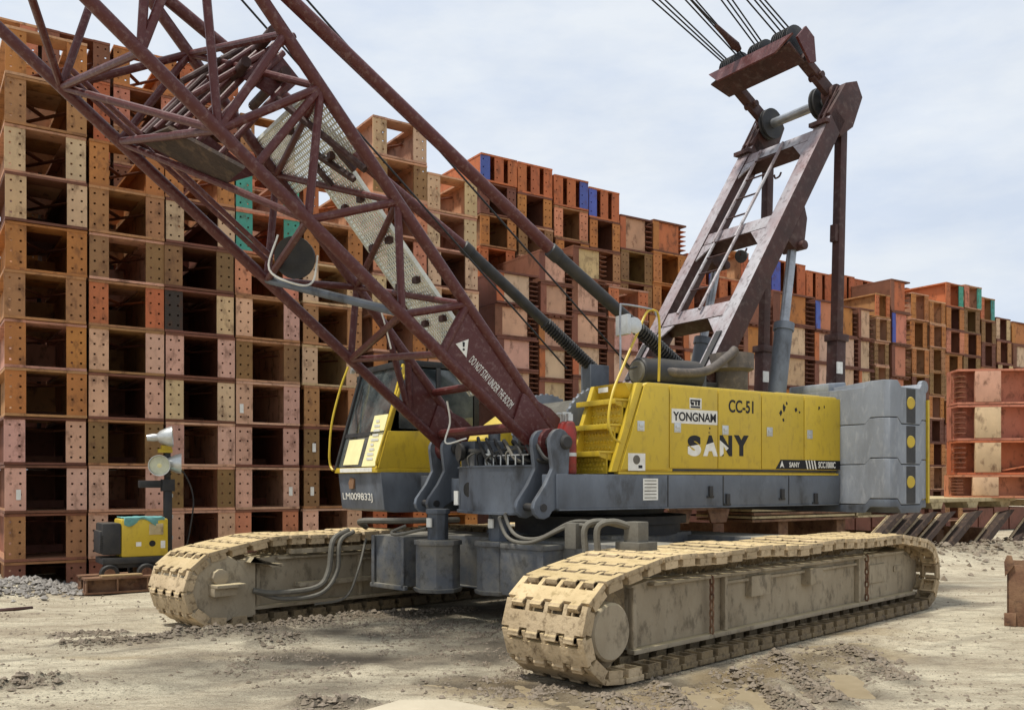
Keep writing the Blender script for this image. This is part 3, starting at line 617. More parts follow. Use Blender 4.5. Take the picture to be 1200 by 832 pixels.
def track(t0, n0, near):
    b = MB()
    fy = .27 if near else .13
    xe = .5 if near else 0
    side = [(.95 + xe / 5, .2), (6.95 + xe, .17), (7.25 + xe, .3), (7.25 + xe, .62), (6.6 + xe, .8), (1.35, .82), (.95 + xe / 5, .78)]
    b.prism(side, 'y', fy + .03, .82)
    b.box(.93 + xe / 5, 7.0 + xe, fy - .06, fy + .03, .17, .215).box(1.35, 6.62 + xe, fy - .05, fy + .03, .775, .805)      # lips
    for s in (1.05, 2.6, 5.75): b.box(s, s + .05, fy - .035, fy + .03, .216, .774)
    b.box(2.65, 5.75, fy - .015, fy + .03, .69, .72)
    b.box(6.15, 6.65, fy + .005, fy + .03, .42, .66).box(6.95, 7.2, fy + .012, fy + .03, .52, .6)
    b.prism([(3.1, .52), (3.5, .52), (3.5, .74), (3.1, .74)], 'y', fy - .05, fy + .03).prism([(4.35, .55), (4.6, .55), (4.72, .65), (4.6, .74), (4.35, .74)], 'y', fy - .09, fy + .03)
    b.box(1.5, 6.4, fy + .2, .75, .78, .93)
    fr = P('crawler_frame', b, 'mudframe', bevel=.008, label='mud coated %s crawler frame' % ('near' if near else 'far')); in_track(fr, t0, n0)
    P('idler_yoke', MB().prism([(.3, .25), (1.0, .22), (1.0, .84), (.3, .7)], 'y', .3, .72), 'mudwet', fr)  # dark tone paints the shaded gap between hub, track and frame
    # idler, sprocket, rollers
    if near:
        w = MB().lathe([(.04, .0), (.04, .235), (.06, .255), (.2, .26), (.2, 0)], (.5, 0, .46), (0, 1, 0), 28); P('idler_hub', w, 'mudframe', fr); P('idler_wheel', MB().lathe([(.18, 0), (.18, .36), (.24, .39), (.74, .39), (.76, 0)], (.5, 0, .47), (0, 1, 0), 28), 'mudwet', fr)  # wheel darkened to paint in the shade around the hub
        w = MB().lathe([(.33, 0), (.33, .3), (.4, .36), (.74, .36)], (7.38, 0, .48), (0, 1, 0), 18); P('drive_sprocket', w, 'mudframe', fr)
    else:
        w = MB().lathe([(.02, 0), (.02, .405), (.05, .42), (.8, .42)], (.5, 0, .47), (0, 1, 0), 36); w.box(.5, 1.0, .03, .2, .1, .8); P('idler_wheel', w, 'mudframe', fr)
        w = MB().prism([(.38, .5), (.75, .5), (.75, .54), (.38, .54)], 'y', -.2, .02).prism([(.38, .4), (.68, .4), (.68, .5), (.38, .5)], 'y', -.13, .02).lathe([(-.06, .0), (-.06, .1), (.02, .1)], (.5, 0, .62), (0, 1, 0), 10); P('drive_bracket', w, 'mudframe', fr, bevel=.008)
        w = MB().prism([(.85, .78), (1.3, .74), (1.3, .7), (1.15, .7), (.9, .84)], 'y', -.12, .1); P('scraper_plate', w, 'mudframe', fr)
        w = MB().box(1.5, 6, .02, .14, .84, .9).box(1.6, 6, -.02, .1, .42, .47); P('frame_rail', w, 'mudframe', fr)
        for k, pts in enumerate([[(2.25, -.15, 1.12), (1.98, -.2, 1.0), (1.9, -.22, .62), (1.72, -.22, .42), (1.2, -.1, .38), (.95, .0, .42)], [(2.32, -.17, 1.1), (2.06, -.24, .98), (2.0, -.26, .6), (1.75, -.26, .34), (1.3, -.12, .3), (1.0, .02, .4)], [(2.5, -.2, 1.0), (2.3, -.3, .6), (2.1, -.3, .26), (1.7, -.2, .2)]]):
            P('hydraulic_hose', MB().path(smooth_path(pts), [.036, .03, .016][k], 8), 'hose', fr)
    wr = MB().lathe([(-.1, .13), (-.06, .15), (-.04, .115), (.04, .115), (.06, .15), (.1, .13)], (0, 0, 0), (0, 1, 0), 16).lathe([(-.12, .0), (-.12, .06), (-.1, .06)], (0, 0, 0), (0, 1, 0), 12).mesh('track_roller', 'mudframe')
    for k in range(14):
        r = link('track_roller', wr, fr); r.material_slots[0].link = 'OBJECT'; r.material_slots[0].material = M['mudwet']; r.location = (1.2 + k * .43, fy + .2, .19)
    for k in range(NSH):
        a, c = SP[k], SP[(k + 1) % NSH]; d = c - a; ang = math.atan2(d[1], d[0])
        s = link('track_shoe', SHOE, fr)
        # local x along travel, z outward: loop is counter clockwise in (s,z) so outward is right of travel
        xx = Vector((d[0], 0, d[1])).normalized(); zz = Vector((d[1], 0, -d[0])).normalized(); yy = zz.cross(xx)
        sag = -.02 * math.sin(math.pi * min(1, max(0, (a[0] - 1.3) / 5.2))) * math.sin(a[0] * 3.5) if a[1] > .9 else 0
        m = Matrix((xx, yy, zz)).transposed().to_4x4(); m.translation = Vector((a[0], .475, a[1] + sag)); s.matrix_local = m
        if a[1] < .06 and d[0] > 0 and a[0] > .75: s.material_slots[0].link = 'OBJECT'; s.material_slots[0].material = M['mudwet']
    # caked mud hanging under the top run
    mb = MB()
    sx = np.arange(1.15, 7.0, .022); vs = []
    for i, s_ in enumerate(sx):
        dr = .1 * (float(fbm(np.array(s_ * 2.1), np.array(n0), 2, 5)) + .55) + random.uniform(0, .055); yj = fy + .12 + random.uniform(-.03, .02)
        vs += [(s_, fy + .16, 1.0), (s_, yj, .95), (s_, yj + random.uniform(-.02, .01), .93 - dr * .6), (s_ + random.uniform(-.01, .01), fy + .14, .93 - dr)]
    mb.add(vs, [(i * 4 + j, i * 4 + 4 + j, i * 4 + 5 + j, i * 4 + 1 + j) for i in range(len(sx) - 1) for j in range(3)])
    o = P('caked_mud', mb, 'mudwet', fr, angle=15); o['kind'] = 'stuff'
    if near:
        for s_, z0 in ((2.33, .75), (5.95, .76)):
            c = MB()
            for k in range(7):
                a = k * math.pi / 2 * 1.0; pts = []
                for j in range(13):
                    th = 2 * math.pi * j / 12; dx, dz = .026 * math.cos(th), .052 * math.sin(th)
                    pts.append((s_ + (dx if k % 2 else dx * .25) , fy - .045 + (0 if k % 2 else dx * .9), z0 - k * .082 + dz))
                c.path(pts, .011, 5)
            P('hanging_chain', c, 'rustplate', fr)
    return fr
track(5.70, 4.94, True); track(4.79, 10.24, False)

# ---- carbody between the tracks, laid out along the track axes
def place_tn(o): o.location = toU((0, 0, 0)); o.rotation_euler.z = TROT
b = MB().box(7.95, 8.75, 5.85, 10.4, .42, 1.06).box(10.3, 11.1, 5.85, 11.0, .42, 1.06).box(8.7, 10.4, 7.0, 9.2, .5, 1.1)
b.box(7.93, 8.77, 5.86, 10.39, .4, .43)
car = P('carbody', b, 'mudgrey', bevel=.015); place_tn(car)
b = MB().box(7.28, 8.0, 9.2, 9.85, .42, 1.06).box(7.24, 7.3, 9.16, 9.89, .38, .44).box(7.24, 7.27, 9.18, 9.24, .4, 1.06).box(7.24, 7.27, 9.8, 9.86, .4, 1.06); P('axle_block', b, 'mudgrey', car, bevel=.012)
for (t, n) in ((7.42, 8.72), (7.8, 8.02)):
    b = MB().lathe([(.40, 0), (.40, .29), (.45, .31), (.45, .275), (.98, .275), (.98, .3), (1.04, .3), (1.04, 0)], (t, n, 0), (0, 0, 1), 8); j = P('jack_housing', b, 'mudgrey', car, bevel=.008)
    P('jack_post', MB().lathe([(1.0, .13), (1.36, .13), (1.36, .15), (1.42, .15), (1.42, 0)], (t, n, 0), (0, 0, 1), 8), 'grey', car, bevel=.006)
    P('label_plate', MB().box(t - .16, t - .135, n - .05, n + .03, 1.2, 1.31), 'white', car)
b = MB().box(7.62, 8.2, 7.12, 7.85, .42, 1.02).box(7.6, 8.2, 7.1, 7.87, .97, 1.03); P('jack_arm', b, 'mudgrey', car, bevel=.012)
P('slewing_ring', MB().lathe([(1.05, .8), (1.08, 1.12), (1.22, 1.12), (1.22, 1.2), (1.32, 1.2), (1.34, .9), (1.46, .9)], (9.7, 8.06, 0), (0, 0, 1), 40), 'dark', car)
for pts, r in (([(7.7, 7.85, 1.33), (7.3, 7.5, 1.33), (7.05, 7.1, 1.14), (7.0, 6.7, 1.12), (7.0, 6.2, 1.3), (7.05, 5.9, 1.32)], .02), ([(7.74, 7.8, 1.36), (7.34, 7.45, 1.37), (7.1, 7.05, 1.18), (7.05, 6.65, 1.16), (7.05, 6.2, 1.34), (7.1, 5.9, 1.35)], .02),
               ([(7.3, 9.2, 1.2), (7.15, 9.3, 1.12), (7.1, 9.1, 1.1), (7.3, 8.8, 1.18)], .02), ([(7.4, 10.2, 1.15), (7.15, 9.95, 1.24), (7.4, 9.5, 1.25), (8.2, 9.2, 1.25)], .04)):
    P('hydraulic_hose', MB().path(smooth_path(pts), r, 8), 'hose', car)
b = MB().box(7.25, 7.42, 5.5, 5.68, 1.08, 1.36).box(7.2, 7.5, 5.45, 5.75, 1.06, 1.16); P('valve_block', b, 'hose', car, bevel=.01); P('valve_block', MB().box(6.95, 7.1, 6.05, 6.2, 1.08, 1.34), 'hose', car, bevel=.01)
for k in range(2): P('hydraulic_hose', MB().path(smooth_path([(6.98 + .05 * k, 5.95 - .12 * k, 1.06), (6.98 + .05 * k, 5.95 - .12 * k, 1.3), (7.1 + .05 * k, 5.85 - .12 * k, 1.36), (7.3, 5.6, 1.3)]), .033, 8), 'hose', car)

# ---- slewing frame
b = MB().box(-3.08, 1.86, 1.3, 1.6, 1.45, 1.84).box(-3.08, 1.86, -1.6, -1.3, 1.45, 1.84).box(-3.08, 1.8, -1.3, 1.3, 1.5, 1.8).box(-3.05, 1.84, 1.3, 1.62, 1.432, 1.448)
deck = P('slewing_frame', b, 'grey', bevel=.015)
b = MB()
n = 10
prof = [(1.86 + .28 * math.sin(math.pi * k / n), -.55 + 1.75 * k / n) for k in range(n + 1)]
poly = [(1.7, -.55)] + prof + [(1.7, 1.2)]
b.prism(poly, 'z', 1.4, 1.93); b.prism([(x + (.03 if 0 < i < n + 2 else 0), y) for i, (x, y) in enumerate(poly)], 'z', 1.37, 1.4); b.prism([(x + (.02 if 0 < i < n + 2 else 0), y) for i, (x, y) in enumerate(poly)], 'z', 1.93, 1.95)
P('front_drum_plate', b, 'grey', deck, angle=20)
def lug(y0, y1):
    poly = []
    for k in range(9): a = R(-10 + 200 * k / 8); poly.append((1.8 + .14 * math.cos(a), 2.2 + .15 * math.sin(a)))
    poly += [(1.68, 1.84), (1.78, 1.5)]
    for k in range(7): a = R(200 + 190 * k / 6); poly.append((2.03 + .13 * math.cos(a), 1.47 + .13 * math.sin(a)))
    poly += [(2.0, 1.72), (1.9, 1.9)]
    return MB().prism(poly, 'y', y0, y1)
for y0 in (1.5, 1.16, -.92, -1.25):
    P('boom_foot_lug', lug(y0, y0 + .07), 'grey', deck, bevel=.012)
for y0 in (1.14, -1.27):
    P('boom_foot_pin', MB().lathe([(-.02, 0), (-.02, .06), (0, .085), (.44, .085), (.46, .06), (.46, 0)], (1.72, y0 - .0, 2.2), (0, 1, 0), 16), 'dark', deck)
    P('lug_pin', MB().lathe([(.0, .045), (.44, .045)], (2.03, y0, 1.47), (0, 1, 0), 12), 'dark', deck)
P('drum_plate_hole', MB().lathe([(0, .0), (0, .09), (.012, .09), (.012, 0)], (2.115, .12, 1.66), (1, .12, 0), 18), 'black', deck)
P('number_plate', MB().box(1.98, 2.0, -.44, -.34, 1.46, 1.64), 'white', deck)
# pump and valve gear on the front of the frame
gear = MB().box(1.45, 1.8, -.6, -.25, 1.96, 2.28).lathe([(0, .13), (.3, .13), (.3, .08), (.42, .08)], (1.6, -.1, 1.97), (0, 0, 1), 14).box(1.4, 1.7, .3, .75, 1.96, 2.2).lathe([(0, .16), (.25, .16), (.28, .1)], (1.55, .45, 2.05), (.4, 1, 0), 14).box(1.5, 1.75, .85, 1.05, 1.96, 2.1)
g = P('swing_motor', gear, 'grey', deck, bevel=.012)
for k in range(7):
    y = -.4 + .2 * k; pts = [(1.62, y, 2.2), (1.72, y + .1, 2.32 - .02 * k), (1.85, y + .35, 2.22), (1.88, y + .6, 2.02), (1.7, y + .7, 1.97)]
    P('hydraulic_hose', MB().path(smooth_path(pts), .022, 7), random.choice(['hose', 'black', 'black']), deck)
for (x_, y_, z_, r_, h_, m_) in ((1.72, -.32, 1.96, .1, .3, 'mudgrey'), (1.8, .12, 1.96, .07, .2, 'alu'), (1.66, .62, 1.96, .09, .32, 'mudgrey'), (1.78, .86, 1.96, .06, .16, 'dark'), (1.5, 1.0, 1.96, .08, .3, 'mudgrey')):
    P('valve_body', MB().lathe([(0, r_), (h_ * .6, r_), (h_ * .6, r_ * 1.25), (h_ * .72, r_ * 1.25), (h_ * .72, r_ * .6), (h_, r_ * .6), (h_, 0)], (x_, y_, z_), (0, 0, 1), 12), m_, deck)
P('rope_guard', MB().box(1.2, 1.5, -.5, .9, 1.96, 2.12).box(1.3, 1.42, -.7, 1.05, 2.12, 2.2), 'dark', deck, bevel=.01)
for k in range(6):
    y = -.45 + .22 * k; P('pipe', MB().path(smooth_path([(1.9, y, 1.96), (1.9, y, 2.05 + .03 * (k % 3)), (1.7, y + .12, 2.1 + .05 * (k % 2)), (1.4, y + .1, 2.0)]), .014, 6), 'hose' if k % 2 else 'black', deck)
b = MB()
for y in np.arange(.35, 1.1, .16): b.tube((1.9, y, 1.95), (1.9, y, 2.07), .009, 6)
b.path([(1.9, .35, 2.07), (1.9, 1.1, 2.07)], .009, 6); P('guard_rail', b, 'alu', deck)
P('flood_reflector', MB().lathe([(0, .06), (.04, .11), (.1, .12), (.1, 0)], (1.82, -.45, 2.14), (1, -.2, 0), 16), 'dark', deck)

# ---- engine housing, left side facing the camera
HX1 = -3.06
hs = [(HX1, 1.87), (.97, 1.87), (.57, 2.9), (.5, 2.945), (HX1, 2.945)]
b = MB().prism(hs, 'y', .78, 1.575)
house = P('engine_housing', b, 'yellow', bevel=.03)
P('skirt_strip', MB().box(HX1, .96, 1.5, 1.595, 1.845, 1.872), 'yellow', house)
ed = [pic(u, 500, 1, 1.6).x for u in (785, 842, 893, 943, 986)]
g = .007
for i in range(4):
    d = P('access_door', MB().box(ed[i] - g, ed[i + 1] + g, 1.57, 1.592, 1.925, 2.915), 'yellow', house, bevel=.006)
P('side_panel', MB().prism([(ed[0] + g, 1.9), (.93, 1.9), (.56, 2.915), (ed[0] + g, 2.915)], 'y', 1.57, 1.592), 'yellow', house, bevel=.006)
P('sill_gap', MB().box(HX1 + .02, .1, 1.574, 1.579, 1.885, 1.915), 'dark', house)
for u, v in ((751, 499), (794, 501), (850, 504), (902, 506), (949, 509)):
    q = pic(u, v, 1, 1.595); b = MB().box(q.x - .055, q.x + .055, 1.59, 1.6, q.z - .06, q.z + .06).box(q.x - .03, q.x + .03, 1.6, 1.612, q.z - .01, q.z + .025).box(q.x - .03, q.x + .03, 1.6, 1.606, q.z - .045, q.z - .025); P('door_latch', b, 'alu', house, bevel=.004)
# writing on the housing
side = dict(xd=(-1, 0, 0), up=(0, 0, 1))
def on_side(u0, u1, v0, v1, y): a = pic(u0, v1, 1, y); c = pic(u1, v0, 1, y); a2 = pic(u0, v0, 1, y); return (a.x + c.x) / 2, (a2.z + a.z + pic(u1, v0, 1, y).z + pic(u1, v1, 1, y).z) / 4, a.x - c.x, abs(a2.z - a.z)
def sticker(nm, m, u0, u1, v0, v1, y, parent, t=.003):
    x, z, w, h = on_side(u0, u1, v0, v1, y); return P(nm, MB().box(x - w / 2, x + w / 2, y, y + t, z - h / 2, z + h / 2), m, parent)
def side_text(s, u0, u1, v0, v1, y, m, parent, bold=0, shear=0):
    x, z, w, h = on_side(u0, u1, v0, v1, y); return lettering(s, (x, y, z), (-1, 0, 0), (0, 0, 1), w, h, m, parent, bold, shear)
sticker('name_board', 'white', 787, 840.5, 480, 497, 1.593, house); side_text('YONGNAM', 789, 839, 483.5, 494, 1.5985, 'blackprint', house, .02)
sticker('emblem_plate', 'white', 808, 822, 466.5, 479, 1.593, house)
x, z, w, h = on_side(808, 822, 466.5, 479, 1.598)
b = MB()
for dx, dz, ww, hh in ((0, .035, .17, .02), (-.06, .0, .035, .05), (-.01, .0, .03, .045), (.05, -.005, .05, .04), (0, -.045, .16, .022), (.075, .02, .02, .05)): b.box(x + dx - ww / 2, x + dx + ww / 2, 1.5965, 1.598, z + dz - hh / 2, z + dz + hh / 2)
P('emblem', b, 'blackprint', house)
for ch, u0, u1, m in (('S', 806, 821.5, 's'), ('A', 824, 841, 'a'), ('N', 843.5, 858, 'n'), ('Y', 860, 877.5, 'blackprint')):
    o = side_text(ch, u0, u1, 510, 534.5, 1.5945, 'blackprint', house, .07)
    if len(m) > 1: continue
    me = o.data; me.materials.append(M['white']); bm = bmesh.new(); bm.from_mesh(me); vz = [v.co.z for v in bm.verts]; vx = [v.co.x for v in bm.verts]; zl, zh, xl_, xh = min(vz), max(vz), min(vx), max(vx)
    tears = {'s': [(.52, .15), (.3, -.5)], 'a': [(.62, .25), (.2, -.9)], 'n': [(.5, -.6), (.25, .8)]}[m]; pl = []
    for f_, sl in tears:
        co = Vector(((xl_ + xh) / 2, 0, zl + (zh - zl) * f_)); nn = Vector((sl, 0, 1)).normalized(); pl.append((co, nn)); bmesh.ops.bisect_plane(bm, geom=bm.verts[:] + bm.edges[:] + bm.faces[:], plane_co=co, plane_no=nn)
    for f in bm.faces:
        c = f.calc_center_median(); a_ = (c - pl[0][0]).dot(pl[0][1]) < 0; b_ = (c - pl[1][0]).dot(pl[1][1]) < 0
        f.material_index = int(a_ if m in 'sa' else (a_ and not b_))
    bm.to_mesh(me); bm.free()
side_text('CC-51', 854, 883, 469, 484, 1.5945, 'blackprint', house, .02)
x, z, w, h = on_side(909, 985, 539, 550, 1.594)
P('model_stripe', MB().prism([(x + w / 2, z - h / 2), (x + w / 2 - .1, z + h / 2), (x - w / 2, z + h / 2), (x - w / 2, z - h / 2)], 'y', 1.592, 1.595), 'blackprint', house)
side_text('SANY', 925, 937, 541.5, 547.5, 1.597, 'white', house, .02)
xl_ = pic(916.5, 545, 1, 1.597).x; b = MB().prism([(xl_ + .045, z - .05), (xl_, z + .05), (xl_ - .045, z - .05), (xl_, z - .02)], 'y', 1.5955, 1.597)
x_s = pic(944, 545, 1, 1.597).x
for k in range(4): xx = x_s - k * .058; b.prism([(xx, z + .06), (xx - .025, z + .06), (xx - .06, z - .06), (xx - .035, z - .06)], 'y', 1.5955, 1.597)
P('stripe_marks', b, 'white', house)
side_text('SCC1000C', 959, 979, 541, 548.5, 1.597, 'white', house, .025)
sticker('notice_plate', 'white', 736, 756, 531, 551.5, 1.593, house)
q = pic(746, 540, 1, 1.597); P('notice_emblem', MB().lathe([(0, .055), (.002, .055)], (q.x, 1.5965, q.z + .015), (0, 1, 0), 14), 'hose', house); P('notice_corner', MB().box(q.x - .09, q.x - .03, 1.5965, 1.598, q.z - .085, q.z - .05), 'blackprint', house)
for u, v in ((832, 574), (852, 583), (916, 577), (955, 582)):
    q = pic(u, v, 1, 1.6); P('frame_lug', MB().box(q.x - .03, q.x + .03, 1.6, 1.63, q.z - .09, q.z + .05).box(q.x - .06, q.x + .06, 1.6, 1.615, q.z - .1, q.z - .07), 'dark', deck, bevel=.004)
for xx in (.2, -.75, -2.0): P('frame_joint', MB().box(xx - .006, xx + .006, 1.598, 1.606, 1.455, 1.835), 'dark', deck)
sticker('data_sheet', 'white', 753.5, 771, 560.5, 586, 1.602, deck)
b = MB()
for k in range(6): q = pic(762, 563 + 4 * k, 1, 1.606); b.box(q.x - .1, q.x + .09, 1.6055, 1.6065, q.z - .006, q.z + .004)
P('printed_lines', b, 'hose', deck)
# flaking patches on the doors where lettering has worn off
b = MB()
for u, v, s in ((919, 478, .05), (915, 484, .04), (918, 492, .03), (922, 473, .025), (933, 480, .035), (937, 483, .02), (960, 478, .03), (966, 477, .02), (832, 502, .02), (831, 507, .012)):
    q = pic(u, v, 1, 1.594); pts = [(q.x + s * random.uniform(.5, 1.1) * math.cos(a) * .8, q.z + s * random.uniform(.5, 1.2) * math.sin(a)) for a in np.arange(0, 6.28, .7)]; b.prism(pts, 'y', 1.592, 1.5945)
P('worn_lettering', b, 'blackprint', house)['kind'] = 'stuff'
# access steps at the front of the housing
st = MB()
for y in (1.5, .86): st.prism([(.97, 1.87), (1.07, 1.87), (.67, 2.93), (.57, 2.93)] if y > 1 else [(.97, 1.87), (1.2, 1.87), (.8, 2.93), (.57, 2.93)], 'y', y, y + .075)
P('step_stringers', st, 'yellow', house, bevel=.012)
for i, (z, xr, v) in enumerate(((2.72, .66, 0), (2.42, .78, 0), (2.1, .9, 0))):
    t = MB().box(xr - .02, xr + .3, .8, 1.52, z - .012, z + .012).box(xr + .285, xr + .305, .78, 1.52, z - .05, z + .013).prism([(xr + .02, z - .012), (xr + .3, z - .012), (xr + .26, z - .06), (xr + .02, z - .12)], 'y', 1.47, 1.5)
    P('step', t, 'yellow', house, bevel=.006)
    zb = [2.44, 2.12, 1.87][i]
    w, h = .6, z - zb - .03; rz = MB(); nx_, nz_ = 9, 3
    rz.box(xr + .16, xr + .175, .86, 1.5, zb - .02, z - .02)
    for a in range(nx_):
        for c in range(nz_):
            rz.lathe([(0, .024), (.016, .016)], (xr + .175, .92 + a * .062 + (.03 if c % 2 else 0), zb + .03 + c * (h - .04) / (nz_ - .3)), (1, 0, 0), 6)
    P('step_riser', rz, 'yellow', house)
P('step_cap', MB().prism([(.45, 2.93), (.8, 2.93), (.68, 2.76), (.6, 2.74)], 'y', .86, 1.5), 'yellow', house, bevel=.012)
P('white_sticker', MB().box(.8, .806, 1.02, 1.2, 2.84, 2.9), 'white', house)
# far housing behind the boom
b = MB().prism([(HX1, 1.87), (1.25, 1.87), (1.2, 2.35), (.6, 2.75), (HX1, 2.75)], 'y', -1.58, -.8); P('right_housing', b, 'yellow', bevel=.03)
P('rear_floor', MB().box(HX1, .3, -.8, .78, 1.85, 1.9), 'dark', deck)

# ---- counterweight slabs
def cw_poly(z0, z1, b0, b1):
    # outline seen from the front: y across, the corner carries a raised trapezoid
    return None
def slab(z0, z1, name='counterweight_slab', first=False):
    # built as a swept outline; the corner trapezoid shifts top and bottom edges upward
    out = [(-3.1, 1.62, 0), (-3.1, 2.0, 0), (-3.1, 2.08, 1), (-3.1, 2.28, 1), (-3.16, 2.34, 1), (-3.3, 2.36, 1), (-3.38, 2.36, 0), (-3.86, 2.33, 0), (-3.92, 2.32, .8), (-4.05, 2.3, .8)]
    out += [(-4.35, 1.8, .0), (-4.5, 1.0, 0), (-4.55, 0, 0)]
    full = out + [(x, -y, k) for x, y, k in out[-2::-1]]
    n = len(full); s = .085; vs = [(x, y, z0 + k * s) for x, y, k in full] + [(x, y, z1 - .012 + k * s) for x, y, k in full]
    i0 = len(vs); vs += [(-3.45, 0, z0), (-3.45, 0, z1 - .012)]
    fs = [(i, (i + 1) % n, n + (i + 1) % n, n + i) for i in range(n)] + [((i + 1) % n, i, i0) for i in range(n)] + [(n + i, n + (i + 1) % n, i0 + 1) for i in range(n)]
    return MB().add(vs, fs)
for z0, z1 in ((1.45, 2.0), (2.0, 2.55), (2.55, 3.06)):
    c = P('counterweight_slab', slab(z0, z1), 'cwgrey', bevel=.008, angle=12)
    P('recess_strip', MB().box(-3.72, -3.5, 2.325, 2.352, z0 + .01, z1 - .03), 'dark', c)
    P('lifting_boss', MB().lathe([(0, .085), (.012, .085), (.022, .075), (.022, 0)], (-3.6, 2.345, (z0 + z1) / 2 + .03), (.15, 1, 0), 20), 'yellow', c)
P('counterweight_tray', slab(1.33, 1.45), 'grey', bevel=.01, angle=20)
P('yellow_edge', MB().box(-4.1, -4.06, 2.27, 2.325, 1.46, 2.9), 'yellow')
P('lifting_eye', MB().lathe([(-.03, .04), (-.03, .09), (.03, .09), (.03, .04)], (-4.0, 2.28, 3.08), (0, 1, 0), 16), 'cwgrey')
b = MB().prism([(-3.1, 3.04), (-3.1, 3.16), (-3.5, 3.2), (-3.5, 3.04)], 'y', .7, 1.4); P('counterweight_stop', b, 'cwgrey', bevel=.02)

# ---- cab on the right side
CY0, CY1 = -3.22, -1.74
b = MB().prism([(2.42, 1.89), (2.36, 1.36), (2.2, 1.33), (.75, 1.33), (.75, 1.89)], 'y', CY0 + .04, CY1 + .02); P('cab_base', b, 'grey', bevel=.02)
cabf = MB()
A0, A1 = (2.44, 1.93), (2.02, 3.42)              # foot and head of the front pillars
for y in (CY1 - .03,): cabf.bar((A0[0], y, A0[1]), (A1[0], y, A1[1]), .07, .06, (0, 1, 0))
cabf.box(.8, 2.46, CY0, CY1, 1.885, 1.96).box(.8, .9, CY0, CY1, 1.96, 2.5)
cabf.prism([(.8, 1.95), (2.45, 1.95), (2.3, 2.46), (.8, 2.5)], 'y', CY1 - .03, CY1 + .012).prism([(.8, 1.95), (2.45, 1.95), (2.3, 2.5), (.8, 2.5)], 'y', CY0, CY0 + .04)
croof = MB().bar((1.5, CY1 - .01, 2.48), (1.5, CY1 - .01, 3.38), .07, .05, (0, 1, 0)).bar((1.5, CY0 + .01, 2.48), (1.5, CY0 + .01, 3.38), .07, .05, (0, 1, 0)).box(.8, 2.06, CY0, CY1, 3.38, 3.47).box(.805, .895, CY0 + .01, CY1 - .01, 2.5, 3.38).bar((A0[0], CY0 + .03, A0[1]), (A1[0], CY0 + .03, A1[1]), .07, .06, (0, 1, 0))
cab = P('cab', cabf, 'yellow', bevel=.012); P('cab_roof', croof, 'dark', cab, bevel=.012)
w = MB(); yA, yB = CY0 + .08, CY1 - .08
def onw(t, dx=0): return (A0[0] + (A1[0] - A0[0]) * t + dx, A0[1] + (A1[1] - A0[1]) * t)
def pane(nm, t0, t1, y0, y1, m, dx=0, th=.015, parent=None):
    (xa, za), (xb, zb) = onw(t0, dx), onw(t1, dx)
    return P(nm, MB().add([(xa, y0, za), (xa, y1, za), (xb, y1, zb), (xb, y0, zb), (xa - th, y0, za), (xa - th, y1, za), (xb - th, y1, zb), (xb - th, y0, zb)], [(0, 1, 2, 3), (7, 6, 5, 4), (0, 4, 5, 1), (1, 5, 6, 2), (2, 6, 7, 3), (3, 7, 4, 0)]), m, parent or cab)
pane('windscreen', .36, .98, yA, yB, 'glass'); pane('lower_windscreen', .03, .33, yA, yB, 'glass'); pane('windscreen_bar', .325, .365, yA - .02, yB + .02, 'dark', .012, .04)
pane('paper_notice', .03, .52, -2.3, -1.86, 'cream', .012, .006); pane('paper_notice', .05, .3, -2.98, -2.45, 'cream', .008, .004)  # second sheet is no paper: it paints the reflection in the lower pane
b = MB()
for k in range(9):
    (xa, za) = onw(.09 + .045 * k, .02); b.box(xa - .004, xa, -2.2 + random.uniform(0, .04), -1.98 + random.uniform(-.1, .04), za, za + .035)
P('printed_lines', b, 'white', cab)
P('side_window', MB().box(1.54, 2.12, CY1 - .02, CY1 - .005, 2.5, 3.36).box(.92, 1.46, CY1 - .02, CY1 - .005, 2.5, 3.36), 'glass', cab); P('side_window', MB().box(.92, 2.1, CY0 + .005, CY0 + .02, 2.52, 3.36), 'glass', cab)
P('number_strip', MB().box(2.462, 2.468, -3.0, -1.9, 1.895, 1.955), 'white', cab)
P('operator_seat', MB().box(1.2, 1.7, -2.8, -2.2, 2.0, 2.4).prism([(1.2, 2.3), (1.35, 2.3), (1.2, 3.1), (1.05, 3.1)], 'y', -2.8, -2.2).box(1.0, 1.1, -2.7, -2.3, 3.05, 3.3), 'dark', cab, bevel=.05)
P('wiper', MB().path([onw(.38, .03)[:1] + (-2.75,) + onw(.38, .03)[1:], onw(.6, .05)[:1] + (-2.95,) + onw(.6, .05)[1:], onw(.85, .03)[:1] + (-2.98,) + onw(.85, .03)[1:]], .012, 6), 'black', cab)
P('cab_handrail', MB().path(smooth_path([hitU(u, v, 1, CY0 - .1) for u, v in ((408, 430), (399, 455), (389, 495), (386, 530), (387, 545))] + [Vector((2.48, CY0 - .02, 1.93))]), .018, 8), 'yellow', cab)
P('corner_handrail', MB().path(smooth_path([(2.06, CY1 + .04, 3.25), (2.28, CY1 + .07, 2.7), (2.48, CY1 + .06, 2.1), (2.48, CY1 + .02, 1.98)]), .018, 8), 'yellow', cab)
P('work_lamp', MB().lathe([(0, .03), (.03, .06), (.08, .065), (.08, 0)], (2.1, CY0 - .02, 3.46), (1, -.2, .1), 12), 'alu', cab)
(xa, za) = (2.4, 1.6)
lettering('LM009832J', (2.405, -2.52, 1.53), (0, 1, 0), (.11, 0, 1), 1.02, .13, 'white', cab, .0)
P('rust_patch', MB().prism([(-2.75, 1.65), (-2.62, 1.66), (-2.58, 1.8), (-2.72, 1.82), (-2.78, 1.74)], 'x', 2.4, 2.428), 'rustplate', cab)
P('cab_tail', MB().box(.3, .76, CY0 + .1, CY1, 1.4, 2.4), 'yellow', bevel=.02)

